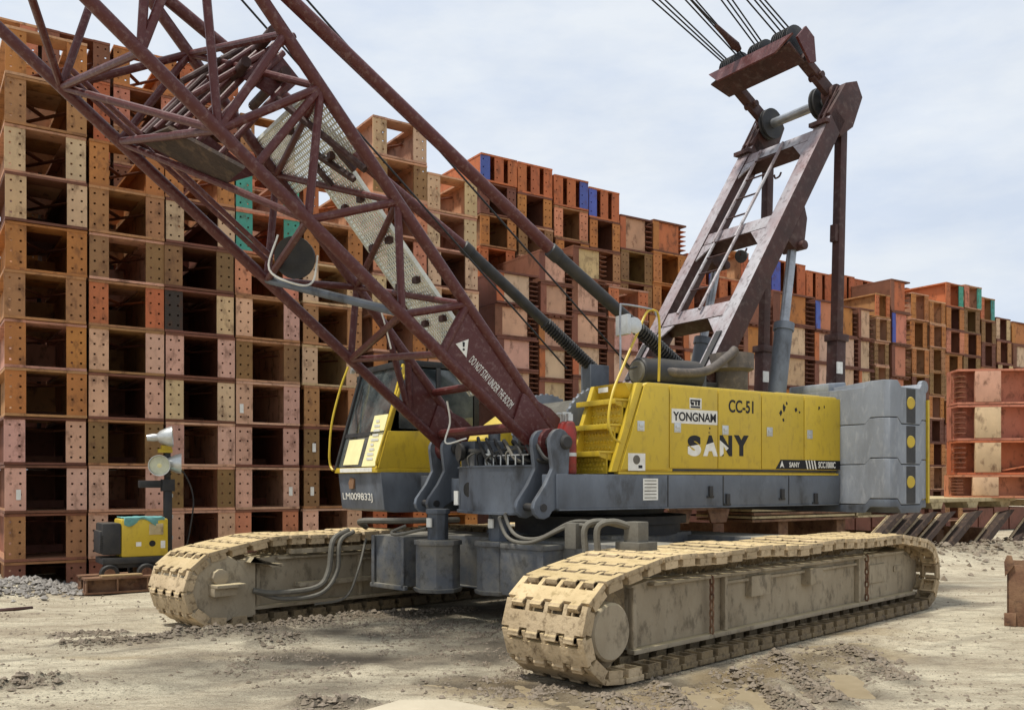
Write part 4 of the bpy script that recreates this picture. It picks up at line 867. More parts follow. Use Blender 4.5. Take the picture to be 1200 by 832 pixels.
# ---- boom
BH = 1.0
lo = lambda x, y: Vector((x, y, .80 * x + .755)); up = lambda x, y: Vector((x, y, 1.17 * x + .60))
XE_L, XE_U = 7.3, 6.0; AX = Vector((.72, 0, .694)).normalized()
def nx_(u, v, y): return hitU(u, v, 1, y).x
boom = P('boom', MB().path([(1.9, -BH + .05, lo(1.9, 0).z + .12), (1.9, BH - .05, lo(1.9, 0).z + .12)], .06, 10), 'maroon', label='maroon lattice boom')
def tube(nm, p, q, r, m='maroon', n=10): return P(nm, MB().tube(p, q, r, n), m, boom)
CH = .066
for y in (BH, -BH):
    a, b_ = lo(1.62, y), lo(XE_L, y); P('chord', MB().path([a, b_, b_ + AX * 3.5], CH, 12), 'maroon', boom)
    a, b_ = up(1.5, y), up(XE_U, y); P('chord', MB().path([a, b_, b_ + AX * 3.5], CH, 12), 'maroon', boom)
xB = [nx_(517, 410, BH), nx_(471, 364, BH), nx_(361, 260, BH), nx_(299, 189, BH), nx_(256, 143, BH), nx_(165, 53, BH)]
xA = [nx_(547, 357, BH), nx_(466, 239, BH), nx_(376, 97, BH), nx_(334, 34, BH)] + [5.6]
xC = [nx_(411, 424, -BH), nx_(313, 331, -BH), nx_(140, 173, -BH), nx_(72, 107, -BH)]
LR = .043
near = [(xA[0], xB[1]), (xA[1], xB[1]), (xA[1], xB[2]), (xA[2], xB[2]), (xA[2], xB[3]), (xA[2], xB[4]), (xA[3], xB[4]), (xA[4], xB[4]), (xA[4], xB[5]), (6.0, xB[5]), (6.0, 7.3)]
for a, c in near: tube('lacing_tube', up(a, BH), lo(c, BH), LR)
xD = [nx_(418, 328, -BH), nx_(324, 206, -BH), nx_(222, 70, -BH), 6.0]
far = [(xA[0], xC[0]), (xD[0], xC[0]), (xD[0], xC[1]), (xD[1], xC[1]), (xD[1], xC[2]), (xD[2], xC[2]), (xD[2], xC[3]), (xD[3], xC[3]), (6.0, 7.3)]
far.append((xA[0], nx_(480, 470, -BH)))
for a, c in far: tube('lacing_tube', up(a, -BH), lo(c, -BH), LR)
for a, c in [(xA[0], xD[0]), (xA[1], xD[0]), (xA[1], xD[1]), (xA[2], xD[1]), (xA[2], xD[2]), (xA[3], xD[2]), (5.6, xD[3]), (2.0, 2.0)]: tube('lacing_tube', up(a, BH), up(c, -BH), LR * (.9 if a != 2.0 else 1.2))
for a, c in [(xB[0], xC[0]), (xB[1], xC[0]), (xB[2], xC[1]), (xB[2], xC[2]), (xB[4], xC[2]), (xB[4], xC[3]), (xB[5], xC[3]), (7.2, xC[3])]: tube('lacing_tube', lo(a, BH), lo(c, -BH), LR * .95)
q = tube('lacing_tube', lo(xB[1] + .02, BH), lo(xC[1] + .02, -BH), LR * 1.15, 'grey'); q['label'] = 'blue grey lacing tube'
for y in (-.72, -.55): tube('stiffener_tube', lo(xC[1] + .1, y) + Vector((0, 0, .1)), lo(xC[3] - .05, y - .1) + Vector((0, 0, .1)), .03)
for s_ in (1, -1): 
    for k in range(4): tube('lacing_tube', Vector((7.3, s_ * BH, lo(7.3, 0).z)) + AX * (.9 * k), Vector((6.0, s_ * BH, up(6, 0).z)) + AX * (.9 * k + .45), LR)
# solid foot plates
for y, lab_ in ((BH, 'near maroon foot plate with warning sign'), (-BH, 'far maroon foot plate')):
    xl, xu = (xB[0], xA[0]) if y > 0 else (nx_(480, 470, -BH), nx_(480, 470, -BH) + .02)
    pts = [(1.62, lo(1.62, 0).z), (xl, lo(xl, 0).z), (xu, up(xu, 0).z), (1.5, up(1.5, 0).z)]
    fpz = P('foot_plate', MB().prism(pts, 'y', y - .02, y + .02), 'maroon', boom, label=lab_)
    P('edge_tube', MB().tube(lo(xl, y), up(xu, y), .05, 10), 'maroon', boom)
    P('foot_socket', MB().prism([(1.4, 2.5), (1.55, 2.62), (1.95, 2.78), (2.08, 2.45), (1.74, 2.04), (1.6, 2.02)], 'y', y - .06, y + .055).lathe([(-.16, .17), (.16, .17)], (1.7, y + .13 * (1 if y > 0 else -1), 2.2), (0, 1, 0), 18), 'maroon', boom, bevel=.012)
    if y > 0: near_plate = fpz
yP = BH + .023
def onp(u, v): return hitU(u, v, 1, yP)
tri = [onp(*p) for p in ((534, 403), (549, 397.5), (546.5, 419))]
P('warning_triangle', MB().prism([(p.x, p.z) for p in tri], 'y', yP - .002, yP + .003), 'white', boom)
c_ = sum(tri, Vector()) / 3; ctr = c_ * .35 + (tri[1] + tri[2]) * .325 ; ctr = c_
P('warning_mark', MB().prism([(ctr.x - .015, ctr.z + .05), (ctr.x + .015, ctr.z + .055), (ctr.x + .01, ctr.z - .0), (ctr.x - .01, ctr.z - .0)], 'y', yP + .003, yP + .006).lathe([(0, .014), (.003, .014)], (ctr.x, yP + .003, ctr.z - .03), (0, 1, 0), 8), 'blackprint', boom)
p0, p1 = onp(552, 420), onp(600, 476); xd = (p1 - p0); xd.y = 0; L_ = xd.length; xd.normalize(); upv = Vector((0, 1, 0)).cross(xd)
lettering('DO NOT STAY UNDER THE BOOM', ((p0 + p1) / 2), xd, upv, L_, .095, 'white', boom, .0)
# walkway grating on the upper face
def hitTop(u, v, m=1.17, c=.60):
    d = ray(u, v); r = Vector((d.dot(F), d.dot(LV), d.z)); return _oU + r * ((m * _oU.x + c - _oU.z) / (r.z - m * r.x))
UX = Vector((1, 0, 1.17)).normalized(); UN = Vector((-1.17, 0, 1)).normalized()
def grate(x0, x1, y0, y1, nm='walkway_grating'):
    mb = MB(); o = up(x0, 0); Lg = (up(x1, 0) - o).length; cs = .052; nxg = int(Lg / cs); nyg = int((y1 - y0) / cs); cs_x = Lg / nxg; cs_y = (y1 - y0) / nyg; hb = .0095
    P3 = lambda s, y, t: o + UX * s + Vector((0, y, 0)) + UN * t
    for i in range(nxg + 1):
        a = i * cs_x; c = [P3(a - hb, y0, .05), P3(a + hb, y0, .05), P3(a + hb, y1, .05), P3(a - hb, y1, .05), P3(a - hb, y0, .06), P3(a + hb, y0, .06), P3(a + hb, y1, .06), P3(a - hb, y1, .06)]; mb.add(c, [(0, 1, 2, 3), (7, 6, 5, 4), (0, 4, 5, 1), (2, 6, 7, 3)])
    for j in range(nyg + 1):
        y = y0 + j * cs_y; c = [P3(0, y - hb, .049), P3(0, y + hb, .049), P3(Lg, y + hb, .049), P3(Lg, y - hb, .049), P3(0, y - hb, .061), P3(0, y + hb, .061), P3(Lg, y + hb, .061), P3(Lg, y - hb, .061)]; mb.add(c, [(0, 1, 2, 3), (7, 6, 5, 4), (0, 4, 7, 3), (1, 5, 6, 2)])
    mb.box(0, 0, 0, 0, 0, 0) if 0 else None
    return P(nm, mb, 'grating', boom)
grate(3.95, 4.42, -.98, .9); grate(1.9, 3.95, -.24, .47)
P('grating_frame', MB().bar(up(1.9, -.25) + UN * .06, up(3.95, -.25) + UN * .06, .03, .05).bar(up(1.9, .48) + UN * .06, up(3.95, .48) + UN * .06, .03, .05).bar(up(4.42, -1) + UN * .06, up(4.42, .9) + UN * .06, .03, .05), 'grating', boom)
b = MB()
for x in (2.2, 2.6, 2.95, 3.3, 3.65, 4.0, 4.3):
    for y in (-.1, .33): b.box(x - .03, x + .03, y - .05, y + .05, up(x, 0).z + .0, up(x, 0).z + .07)
P('grating_clip', b, 'rustdark', boom, kind='stuff')
b = MB().bar(up(4.1, .1), up(3.8, .5), .06, .05, UN).bar(up(4.05, .55), up(3.85, .62), .06, .05, UN).bar(up(4.0, -.05), up(3.85, .0), .06, .05, UN); P('grating_latch', b, 'rustdark', boom)
tube('stiffener_tube', up(nx_(432, 197, .9), .9) - UN * .05, up(nx_(357, 118, .9), .2) - UN * .05, .04, 'rustdark')
# rope guide frame in the middle of the boom
def hitLow(u, v): return hitTop(u, v, .80, .755)
lp = [hitLow(*p) for p in ((159, 166), (195, 152), (284, 200), (262, 218))]
NL = Vector((-.8, 0, 1)).normalized()
P('guide_plate', MB().add([p + NL * .02 for p in lp] + [p + NL * .06 for p in lp], [(0, 1, 2, 3), (7, 6, 5, 4), (0, 4, 5, 1), (1, 5, 6, 2), (2, 6, 7, 3), (3, 7, 4, 0)]), 'darkpile', boom)
for y in (-.62, .12):
    pts = [hitU(u, v, 1, y) for u, v in (((163, 166), (205, 128), (300, 205), (262, 216)) if y < 0 else ((285, 92), (318, 52), (352, 95), (326, 118)))]
    P('guide_plate', MB().prism([(p.x, p.z) for p in pts], 'y', y - .015, y + .015), 'maroon', boom)
for u, v in ((300, 60), (315, 105), (270, 95)): 
    q = hitU(u, v, 1, -.2); P('guide_roller', MB().tube((q.x, -.75, q.z), (q.x, .35, q.z), .055, 12), 'rustdark', boom)
for u0, v0, u1, v1, y in ((244, 92, 322, 40, -.25), (213, 96, 300, 48, -.45), (226, 112, 345, 42, .1), (160, 163, 250, 75, -.7), (170, 158, 262, 68, -.6), (182, 152, 268, 74, -.5), (206, 150, 302, 62, -.1), (218, 160, 322, 52, .0), (232, 166, 332, 62, .15), (196, 150, 290, 60, -.3), (250, 190, 335, 100, .2)):
    a, c = hitU(u0, v0, 1, y), hitU(u1, v1, 1, y); tube('guide_bar', a, c, .035, random.choice(['maroon', 'maroon', 'rustdark']))
# dark floodlight hung in the boom with its loose white cable
q = hitU(347, 302, 1, -.35)
fl = P('hanging_floodlight', MB().lathe([(-.16, .1), (-.1, .2), (.04, .24), (.06, .24), (.06, .22), (.02, .0)], q, (.6, .7, -.25), 22), 'dark', boom)
P('white_cable', MB().path(smooth_path([q + Vector((.25, .1, .2)), q + Vector((.35, .1, -.2)), q + Vector((.1, .25, -.36)), q + Vector((-.12, .2, -.3)), q + Vector((-.2, .15, .02))]), .012, 6), 'white', boom)
a = hitU(447, 366, 1, .4); P('white_cable', MB().path(smooth_path([a, a + Vector((-.05, 0, -.15)), a + Vector((-.12, 0, -.4))]), .009, 6), 'white', boom)
a = hitU(524, 470, 1, .2); P('white_cable', MB().path(smooth_path([a, a + Vector((-.04, 0, -.25)), a + Vector((.02, 0, -.5)), a + Vector((-.15, .2, -.45))]), .011, 6), 'white', boom)
0 and P('cable_reel', MB().lathe([(-.08, .1), (-.08, .17), (-.06, .17), (-.06, .1), (.06, .1), (.06, .17), (.08, .17), (.08, .1)], q, (.3, 1, 0), 18), 'dark', boom)

# ---- boom backstops
for y in (1.0, -1.0):
    a, m_, e = Vector((5.5, y, 7.03 if y > 0 else 7.25)), Vector((1.42, y, 4.44 if y > 0 else 4.9)), Vector((-.75, y, 3.17 if y > 0 else 3.45))
    s_ = P('backstop', MB().tube(a, m_, .072, 14), 'maroon')
    d = (e - m_).normalized(); P('backstop_sleeve', MB().lathe([(-.15, .05), (-.12, .09), (.02, .09), (.03, .078), ((e - m_).length * .6, .078)], m_, d, 14), 'dark', s_)
    k = MB(); LL = (e - m_).length
    pts = [m_ + d * (LL * .58 + LL * .42 * i / 160) + (Vector((0, 1, 0)) * math.cos(i * .9) + d.cross(Vector((0, 1, 0))) * math.sin(i * .9)) * .085 for i in range(161)]
    k.path(pts, .016, 5).tube(m_ + d * LL * .58, e, .06, 10); P('backstop_spring', k, 'dark', s_)
    P('backstop_bracket', MB().box(e.x - .2, e.x + .15, y - .12, y + .12, 2.94, e.z + .05), 'grey', s_, bevel=.01)

# ---- gantry
GY = .76
g0, g1 = Vector((-1.22, 0, 3.0)), Vector((-4.28, 0, 7.72)); GD = (g1 - g0).normalized(); GN = Vector((GD.z, 0, -GD.x)); GN = GN if GN.x > 0 else -GN
def onleg(t, y): return g0 + (g1 - g0) * t + Vector((0, y, 0))
gantry = P('gantry', MB().tube(onleg(.985, -GY) + GN * .1, onleg(.985, GY) + GN * .1, .075, 16), 'steel', label='worn maroon gantry with ladder')
def two_tone(o):
    me = o.data; me.materials.append(M['worn'])
    for p in me.polygons:
        if p.normal.dot(GN) > .6: p.material_index = 1
    return o
def obox(p, q, n, wn_, wy): # bar with thickness wn along the leg normal and wy across
    mb = MB(); vs = []
    for c in (Vector(p), Vector(q)):
        for i, j in ((-1, -1), (1, -1), (1, 1), (-1, 1)): vs.append(c + GN * (i * wn_ / 2) + Vector((0, j * wy / 2, 0)))
    return mb.add(vs, [(0, 1, 2, 3), (7, 6, 5, 4), (0, 4, 5, 1), (1, 5, 6, 2), (2, 6, 7, 3), (3, 7, 4, 0)])
for y in (GY, -GY):
    lg = two_tone(P('gantry_leg', obox(onleg(.02, y), onleg(.93, y), GN, .31, .24), 'rustdark', gantry, bevel=.012))
    P('leg_head', MB().prism([tuple((onleg(.9, y) + GN * .2).xz), tuple((onleg(1.02, y) + GN * .16).xz), tuple((onleg(1.06, y) - GN * .02).xz), tuple((onleg(1.04, y) - GN * .26).xz), tuple((onleg(.94, y) - GN * .34).xz), tuple((onleg(.88, y) - GN * .2).xz)], 'y', y - .1, y + .12), 'rustdark', gantry, bevel=.01)
    P('leg_slot_cover', obox(onleg(.04, y) + GN * .175, onleg(.16, y) + GN * .175, GN, .02, .1), 'dark', gantry)
    P('leg_foot', MB().box(-1.55, -.95, y - .2, y + .2, 2.94, 3.1), 'dark', gantry, bevel=.02)
    for s_ in (-.05, .05): tube_ = P('guide_rod', MB().tube(onleg(.86, y + s_) + GN * .2, onleg(1.0, y + s_) + GN * .22, .014, 6), 'rustdark', gantry)
    P('guide_clamp', MB().box(*sum(((onleg(.87, y)[i] + (GN * .19)[i] - d_, onleg(.87, y)[i] + (GN * .19)[i] + d_) for i, d_ in ((0, .05), (1, .16), (2, .03))), ())), 'rustdark', gantry)
    # roller bracket behind the leg, raising cylinder and rear mast
    bk = onleg(.56, y) - GN * .17
    P('roller_bracket', MB().prism([tuple((onleg(.62, y) - GN * .16).xz), tuple((onleg(.5, y) - GN * .16).xz), tuple((onleg(.5, y) - GN * .34).xz), tuple((onleg(.535, y) - GN * .46).xz), tuple((onleg(.6, y) - GN * .3).xz)], 'y', y - .11, y + .11).lathe([(-.2, .07), (.2, .07)], onleg(.52, y) - GN * .4, (0, 1, 0), 12), 'rustdark', gantry, bevel=.01)
    ct = onleg(.515, y) - GN * .36; cb = Vector((-2.62, y + (.1 if y > 0 else -.1), 2.9)); cm = ct + (cb - ct) * .52
    cy_ = P('raising_cylinder', MB().lathe([(0, .13), ((cb - cm).length, .13)], cm, (cb - cm), 14).lathe([(-.05, .15), (.06, .15)], cm, (cb - cm), 14), 'grey', gantry)
    P('cylinder_rod', MB().lathe([(0, .07), ((cm - ct).length, .07)], ct, (cm - ct), 12), 'steel', gantry)
    mt, mb_ = Vector((-4.3, y * .95, 7.3)), Vector((-4.15, y * .95, 2.95)); md = mb_ - mt
    P('rear_mast', MB().bar(mt, mt + md * .79, .13, .15, (1, 0, 0)), 'rustdark', gantry, bevel=.01)
    P('mast_sleeve', MB().bar(mt + md * .76, mb_, .19, .22, (1, 0, 0)).bar(mt + md * .75, mt + md * .775, .25, .28, (1, 0, 0)), 'rustdark', gantry, bevel=.01)
    P('mast_lug', MB().bar(mt + md * .36 + Vector((.11, 0, 0)), mt + md * .42 + Vector((.11, 0, 0)), .1, .08, (1, 0, 0)), 'rustdark', gantry)
    P('mast_tag', MB().box(mt.x + .2, mt.x + .27, y * .95 - .05, y * .95 + .1, 3.42, 3.56) if 0 else MB().box(-4.18, -4.05, y * .95 + .1, y * .95 + .118, 3.42, 3.6), 'white', gantry)
for t, hh in ((.245, .3), (.535, .27), (.845, .24)):
    two_tone(P('gantry_crossbeam', obox(onleg(t - hh / 13, 0) , onleg(t + hh / 13, 0), GN, .27, 2 * GY - .24), 'rustdark', gantry, bevel=.01))
    for s_ in (1, -1):
        y = s_ * (GY - .13); pts = [onleg(t - hh / 11, y), onleg(t - hh / 11 - .055, y), onleg(t - hh / 11, y - s_ * .28)]
        vs = [p + GN * .14 for p in pts] + [p + GN * .12 for p in pts]; P('gusset_plate', MB().add(vs, [(0, 1, 2), (5, 4, 3), (0, 3, 4, 1), (1, 4, 5, 2), (2, 5, 3, 0)]), 'worn', gantry)
for (t0, t1, ya, yb_) in ((.3, .53, -.33, .12), (.55, .84, -.34, .11)):
    b = MB()
    for y in (ya, yb_): b.tube(onleg(t0 - .05, y) + GN * .19, onleg(t1 + .01, y) + GN * .17, .025, 8)
    ld = P('ladder', b, 'worn', gantry)
    n = 4
    for k in range(n):
        t = t0 + (t1 - t0) * (k + .5) / n; P('ladder_rung', MB().tube(onleg(t, ya) + GN * .18, onleg(t, yb_) + GN * .18, .014, 6), 'rustdark', ld)
for t, y in ((.76, .18), (.48, .25)): P('hanging_hook', MB().path(smooth_path([onleg(t, y), onleg(t - .015, y), onleg(t - .03, y) + GN * .05, onleg(t - .025, y) + GN * .1]), .015, 6), 'rustdark', gantry)
P('horn_bell', MB().lathe([(-.05, .06), (.02, .09), (.06, .1), (.06, 0)], onleg(.455, .24), (1, .2, -.4), 14), 'dark', gantry)
for y in (GY - .3, -GY + .22): P('gantry_sheave', MB().lathe([(-.05, .07), (-.05, .25), (-.02, .25), (0, .21), (.02, .25), (.05, .25), (.05, .07)], onleg(.985, y) + GN * .1, (0, 1, 0), 26), 'dark', gantry)

# ---- equaliser with its sheaves, links and the luffing ropes
e0 = Vector((-3.3, 0, 8.28)); RD = Vector((1, 0, .5)).normalized(); RN = Vector((-.5, 0, 1)).normalized(); GT = onleg(.985, 0) + GN * .1
eb = MB()
for s_ in (-.2, ): eb.add([e0 + RD * a + RN * (s_ + d) + Vector((0, y, 0)) for d in (0, .03) for a, y in ((-.16, -.72), (.2, -.82), (.26, -.5), (.22, .5), (.26, .8), (-.16, .78))], [(0, 1, 2, 3, 4, 5), (11, 10, 9, 8, 7, 6)] + [(i, (i + 1) % 6, 6 + (i + 1) % 6, 6 + i) for i in range(6)])
eq = P('equaliser', eb, 'rustdark', label='brown equaliser block with three sets of sheaves')
P('face_plate', MB().add([e0 + RD * a + RN * n_ + Vector((0, y, 0)) for a in (.3, .27) for y, n_ in ((-.55, -.32), (.6, -.32), (.84, -.06), (-.84, -.06))], [(0, 1, 2, 3), (7, 6, 5, 4), (0, 4, 5, 1), (1, 5, 6, 2), (2, 6, 7, 3), (3, 7, 4, 0)]), 'maroon', eq)
for yc, n in ((-.55, 4), (0, 3), (.5, 4)):
    c = e0 + RD * .02 + RN * .12 + Vector((0, yc, 0)); pr = []
    for k in range(n): o = (k - n / 2) * .085; pr += [(o, .17), (o + .015, .24), (o + .03, .24), (o + .042, .19), (o + .055, .24), (o + .07, .24), (o + .085, .17)]
    P('sheave_set', MB().lathe([(pr[0][0], 0)] + pr + [(pr[-1][0], 0)], c, (0, 1, 0), 26), 'dark', eq)
for y in (-.62, .66):
    a = e0 - RD * .12 + Vector((0, y, -.05)); c = GT + Vector((0, y * 1.02, .05))
    lk = P('equaliser_link', MB().bar(a, a + (c - a) * .55, .16, .12).bar(a + (c - a) * .4, c, .09, .2), 'rustdark', eq, bevel=.01)
    P('link_eye', MB().lathe([(-.1, .0), (-.1, .15), (.1, .15), (.1, .0)], c, (0, 1, 0), 18).lathe([(-.12, .05), (.12, .05)], a + (c - a) * .5, (0, 1, 0), 10), 'rustdark', eq)
P('end_plate', MB().add([e0 + RD * a + RN * n_ + Vector((0, y, 0)) for y in (.82, .86) for a, n_ in ((.2, -.05), (.12, .22), (-.1, .2), (-.3, -.1), (-.2, -.2))], [(0, 1, 2, 3, 4), (9, 8, 7, 6, 5)] + [(i, (i + 1) % 5, 5 + (i + 1) % 5, 5 + i) for i in range(5)]), 'maroon', eq)
ends = [(764, -.74), (772, -.69), (779, -.64), (803, -.45), (809, -.4), (815, -.35), (845, -.07), (852, .0), (858, .06), (875, .36), (884, .45), (890, .53), (896, .6)]
for u, y in ends:
    a = e0 + RD * .1 + RN * .24 + Vector((0, y, 0)) if y < .3 else e0 + RD * .1 + RN * .24 + Vector((0, y, 0))
    q = hitU(u, 0, 1, y); d = (q - a); d.y = 0; P('luffing_rope', MB().tube(a, a + d * 3.2, .0125, 6), 'rope')
a = e0 + RD * .28 + Vector((0, -.22, .12)); d_ = (hitU(818, 8, 1, -.22) - a); d_.y = 0
sk = P('rope_socket', MB().lathe([(0, .04), (.1, .07), (.3, .05), (.55, .03), (.6, .013)], a, d_, 10), 'rustdark', eq); P('luffing_rope', MB().tube(a, a + d_ * 3.4, .0125, 6), 'rope')

# ---- hoist ropes
for pts, y in ([(356, -4), (455, 108), (545, 215), (621, 299), (744, 437)], .1), ([(283, 0), (356, 92), (452, 204), (552, 315), (664, 432)], -.35):
    a, c = hitU(*pts[0], 1, y), hitU(*pts[-1], 1, y); P('hoist_rope', MB().tube(c, a + (a - c) * .5, .0125, 6), 'rope')

# ---- winch drums behind the boom foot
for (u, v, y0, y1, r, nm) in ((676, 478, -.55, .6, .42, 'hoist_winch'),):
    q = hitU(u, v, 1, y1); x, z = q.x - .36, 2.4
    n = 20; pr = [(0, r)]
    for k in range(n): o = .03 + (y1 - y0 - .06) * k / n; w_ = (y1 - y0 - .06) / n; pr += [(o, r), (o + w_ * .5, r + .022), (o + w_, r)]
    dr = P(nm, MB().lathe([(0, 0)] + pr + [(y1 - y0, 0)], (x, y0, z), (0, 1, 0), 28), 'hose')
    for yy in (y0, y1): 
        fl_ = MB(); fl_.lathe([(-.02, 0), (-.02, r + .14), (.03, r + .14), (.03, r + .12), (.05, .1), (.05, 0)], (x, yy, z), (0, 1, 0), 40)
        for k in range(40): aa = 2 * math.pi * k / 40; c = Vector((x + (r + .14) * math.cos(aa), yy, z + (r + .14) * math.sin(aa))); fl_.box(c.x - .015, c.x + .015, c.y - .018, c.y + .028, c.z - .015, c.z + .015)
        P('drum_flange', fl_, 'cwgrey', dr)
    P('winch_frame', MB().box(x - .3, x + .3, y0 - .1, y0 - .03, 1.84, z + .1).box(x - .3, x + .3, y1 + .05, y1 + .12, 1.84, z), 'grey', dr, bevel=.02)

# ---- exhaust, air cleaner, lamps and rails on the roof
TZ = 2.945
P('muffler', MB().lathe([(0, 0), (0, .165), (.02, .18), (.3, .2), (1.0, .2), (1.05, 0)], (.18, 1.02, TZ + .2), (-1, 0, 0), 22).box(-.75, .05, .8, 1.2, TZ - .01, TZ + .06), 'dark', bevel=0)
P('muffler_end', MB().lathe([(0, 0), (0, .13), (.02, .15), (.03, .15)], (.2, 1.02, TZ + .2), (-1, 0, 0), 22), 'hose')
P('exhaust_pipe', MB().path(smooth_path([(-.05, 1.1, TZ + .24), (-.35, 1.22, TZ + .2), (-.85, 1.22, TZ + .26), (-1.25, 1.22, TZ + .48), (-1.38, 1.22, TZ + .58)]), .06, 14), 'exhaust')
P('air_cleaner', MB().lathe([(0, 0), (0, .2), (.06, .22), (.3, .22), (.34, .3), (.55, .3), (.6, 0)], (-1.55, 1.0, TZ), (0, 0, 1), 22), 'exhaust')
P('roof_hatch', MB().box(-2.9, -2.0, .9, 1.4, TZ - .005, TZ + .03), 'yellow', bevel=.01)
q = hitU(760, 432, 1, 1.0)
P('beacon_base', MB().box(q.x - .08, q.x + .08, .93, 1.07, TZ + .02, TZ + .16), 'green'); P('beacon_lamp', MB().box(q.x - .075, q.x + .075, .935, 1.065, TZ + .17, TZ + .37).box(q.x - .085, q.x + .085, .925, 1.075, TZ + .37, TZ + .39), 'amber', bevel=.015)
P('beacon_post', MB().tube((q.x, 1, TZ - .01), (q.x, 1, TZ + .05), .04, 10), 'dark')
def rail(pp, y, r=.024, m='yellow', nm='handrail'):
    pts = [hitU(u, v, 1, yy) for (u, v), yy in zip(pp, y)]; return P(nm, MB().path(smooth_path(pts), r, 8), m)
rail([(772, 447), (773, 400), (772, 372), (767, 364), (758, 366), (748, 388), (732, 425), (718, 460), (713, 492), (718, 512), (727, 518)], [1.35] * 5 + [1.4, 1.5, 1.6, 1.66, 1.66, 1.6], .016)
rail([(727, 440), (727, 400), (727, 362), (731, 357), (764, 363), (769, 370)], [1.35] * 6, .013, 'steel', 'mirror_bracket')
q = hitU(731, 381, 1, 1.38); P('wing_mirror', MB().box(q.x - .03, q.x + .03, q.y - .12, q.y + .1, q.z - .12, q.z + .12).lathe([(-.02, .0), (.0, .1), (.02, .1), (.03, 0)], (q.x - .12, q.y + .05, q.z), (.2, 1, 0), 16), 'alu', bevel=.012)
P('wire_bundle', MB().path(smooth_path([hitU(738, 415, 1, 1.35), hitU(733, 425, 1, 1.4), hitU(737, 432, 1, 1.35), hitU(746, 430, 1, 1.3)]), .015, 6), 'black')
# fire extinguishers strapped beside the steps
for k, (u, y) in enumerate(((661, 1.36), (667, 1.46))):
    q = hitU(u, 552, 1, y); t = thing('fire_extinguisher', ['dented red fire extinguisher beside the boom foot lug', 'dented red fire extinguisher beside the yellow steps'][k], 'fire extinguisher', fromU(q.x, y, 1.845), UANG, 'fire extinguishers by the steps')
    MB().lathe([(0, 0), (0, .075), (.02, .085), (.5, .085), (.58, .06), (.6, .03), (.6, 0)], (0, 0, 0), (0, 0, 1), 16).build('cylinder', 'red', t)
    MB().box(-.03, .03, -.03, .03, .6, .68).box(-.02, .1, -.015, .015, .68, .7).build('valve', 'alu', t); MB().lathe([(.2, .088), (.24, .088)], (0, 0, 0), (0, 0, 1), 16).build('strap', 'alu', t)

# ------------------------------------------------------------------ things around the yard
# lighting generator on a sledge of steel beams
GX, GYY = 4.75, -6.15
def U(o): o.location = C0; o.rotation_euler.z = UANG; return o
gen = thing('lighting_generator', 'yellow generator with a lamp mast and grey end louvres, parked before the stacks', 'generator', fromU(GX, GYY, 0), UANG)
def G(nm, mb, m, parent=None, **k): return mb.build(nm, m, parent or gen, **k)
# local x grows towards the left of the photo, y towards the camera
G('generator_body', MB().box(-.5, .22, -.3, .3, .55, 1.16), 'yellow', bevel=.035)
G('end_cowl', MB().box(.22, .5, -.3, .3, .6, 1.1).box(.3, .54, -.27, .27, .62, .98), 'dark', bevel=.03)
b = MB()
for k in range(7): b.box(.33, .52, .28, .295, .68 + k * .035, .695 + k * .035)
G('louvre', b, 'black')
G('chassis', MB().box(-.6, .5, -.32, .32, .45, .55).box(-.5, .4, -.25, .25, .38, .46).bar((-.5, .2, .45), (-1.0, .3, .2), .06, .06), 'dark', bevel=.01)
for x, y in ((-.15, .34), (-.15, -.34), (.4, .3)): w = G('wheel', MB().lathe([(-.05, 0), (-.05, .13), (-.03, .15), (.03, .15), (.05, .13), (.05, 0)], (x, y, .3), (0, 1, 0), 18), 'black'); G('rim', MB().lathe([(-.056, .06), (-.056, .085), (.056, .085), (.056, .06)], (x, y, .3), (0, 1, 0), 14), 'rustplate', w)
G('control_panel', MB().box(-.42, -.2, .295, .312, .9, 1.08), 'buffpanel' if 'buffpanel' in M else 'beige', bevel=.008)
G('label_sticker', MB().box(-.08, .0, .3, .304, .72, .79), 'white'); G('black_badge', MB().lathe([(0, .05), (.006, .05)], (-.25, .3, .76), (0, 1, 0), 16), 'blackprint'); G('warning_sticker', MB().box(-.45, -.38, .3, .304, .68, .8), 'white')
G('mast', MB().box(-.62, -.5, -.06, .06, .55, 1.72).box(-.6, -.52, -.045, .045, 1.7, 2.55), 'dark', bevel=.008)
for k in range(3): G('cable_clip', MB().box(-.64, -.61, -.03, .03, .8 + k * .35, .86 + k * .35), 'alu')
G('mast_arm', MB().box(-.5, -.1, -.05, .05, 1.66, 1.78).box(-.66, -.46, -.08, .08, 1.6, 1.8), 'dark', bevel=.01)
for (z, ax, xo) in ((2.5, Vector((-.97, .28, .06)), -.52), (2.03, Vector((.35, .93, -.05)), -.42), (2.06, Vector((-.97, .25, 0)), -.66)):
    c = Vector((xo, .08, z)); l = G('flood_lamp', MB().lathe([(-.3, .0), (-.3, .05), (-.2, .065), (-.14, .06), (-.1, .1), (.02, .155), (.1, .175), (.1, .165), (.02, .14), (-.08, .08), (-.1, .0)], c, ax, 24), 'alu')
    G('lamp_glass', MB().lathe([(.06, 0), (.065, .155), (.06, .155)], c, ax, 24), 'lens', l); G('bulb', MB().lathe([(-.08, .03), (.0, .055), (.06, .04), (.08, 0)], c, ax, 12), 'cream', l)
G('lamp_bracket', MB().box(-.62, -.4, .0, .08, 2.24, 2.3).box(-.6, -.45, .0, .1, 2.3, 2.36), 'yellow')
G('lamp_cable', MB().path(smooth_path([(-.56, .06, 2.05), (-.8, .1, 1.9), (-.95, .1, 1.5), (-.9, .12, 1.0), (-.8, .1, .5)]), .014, 6), 'black')
tcl = MB(); nxc, nyc = 26, 16
vs = []
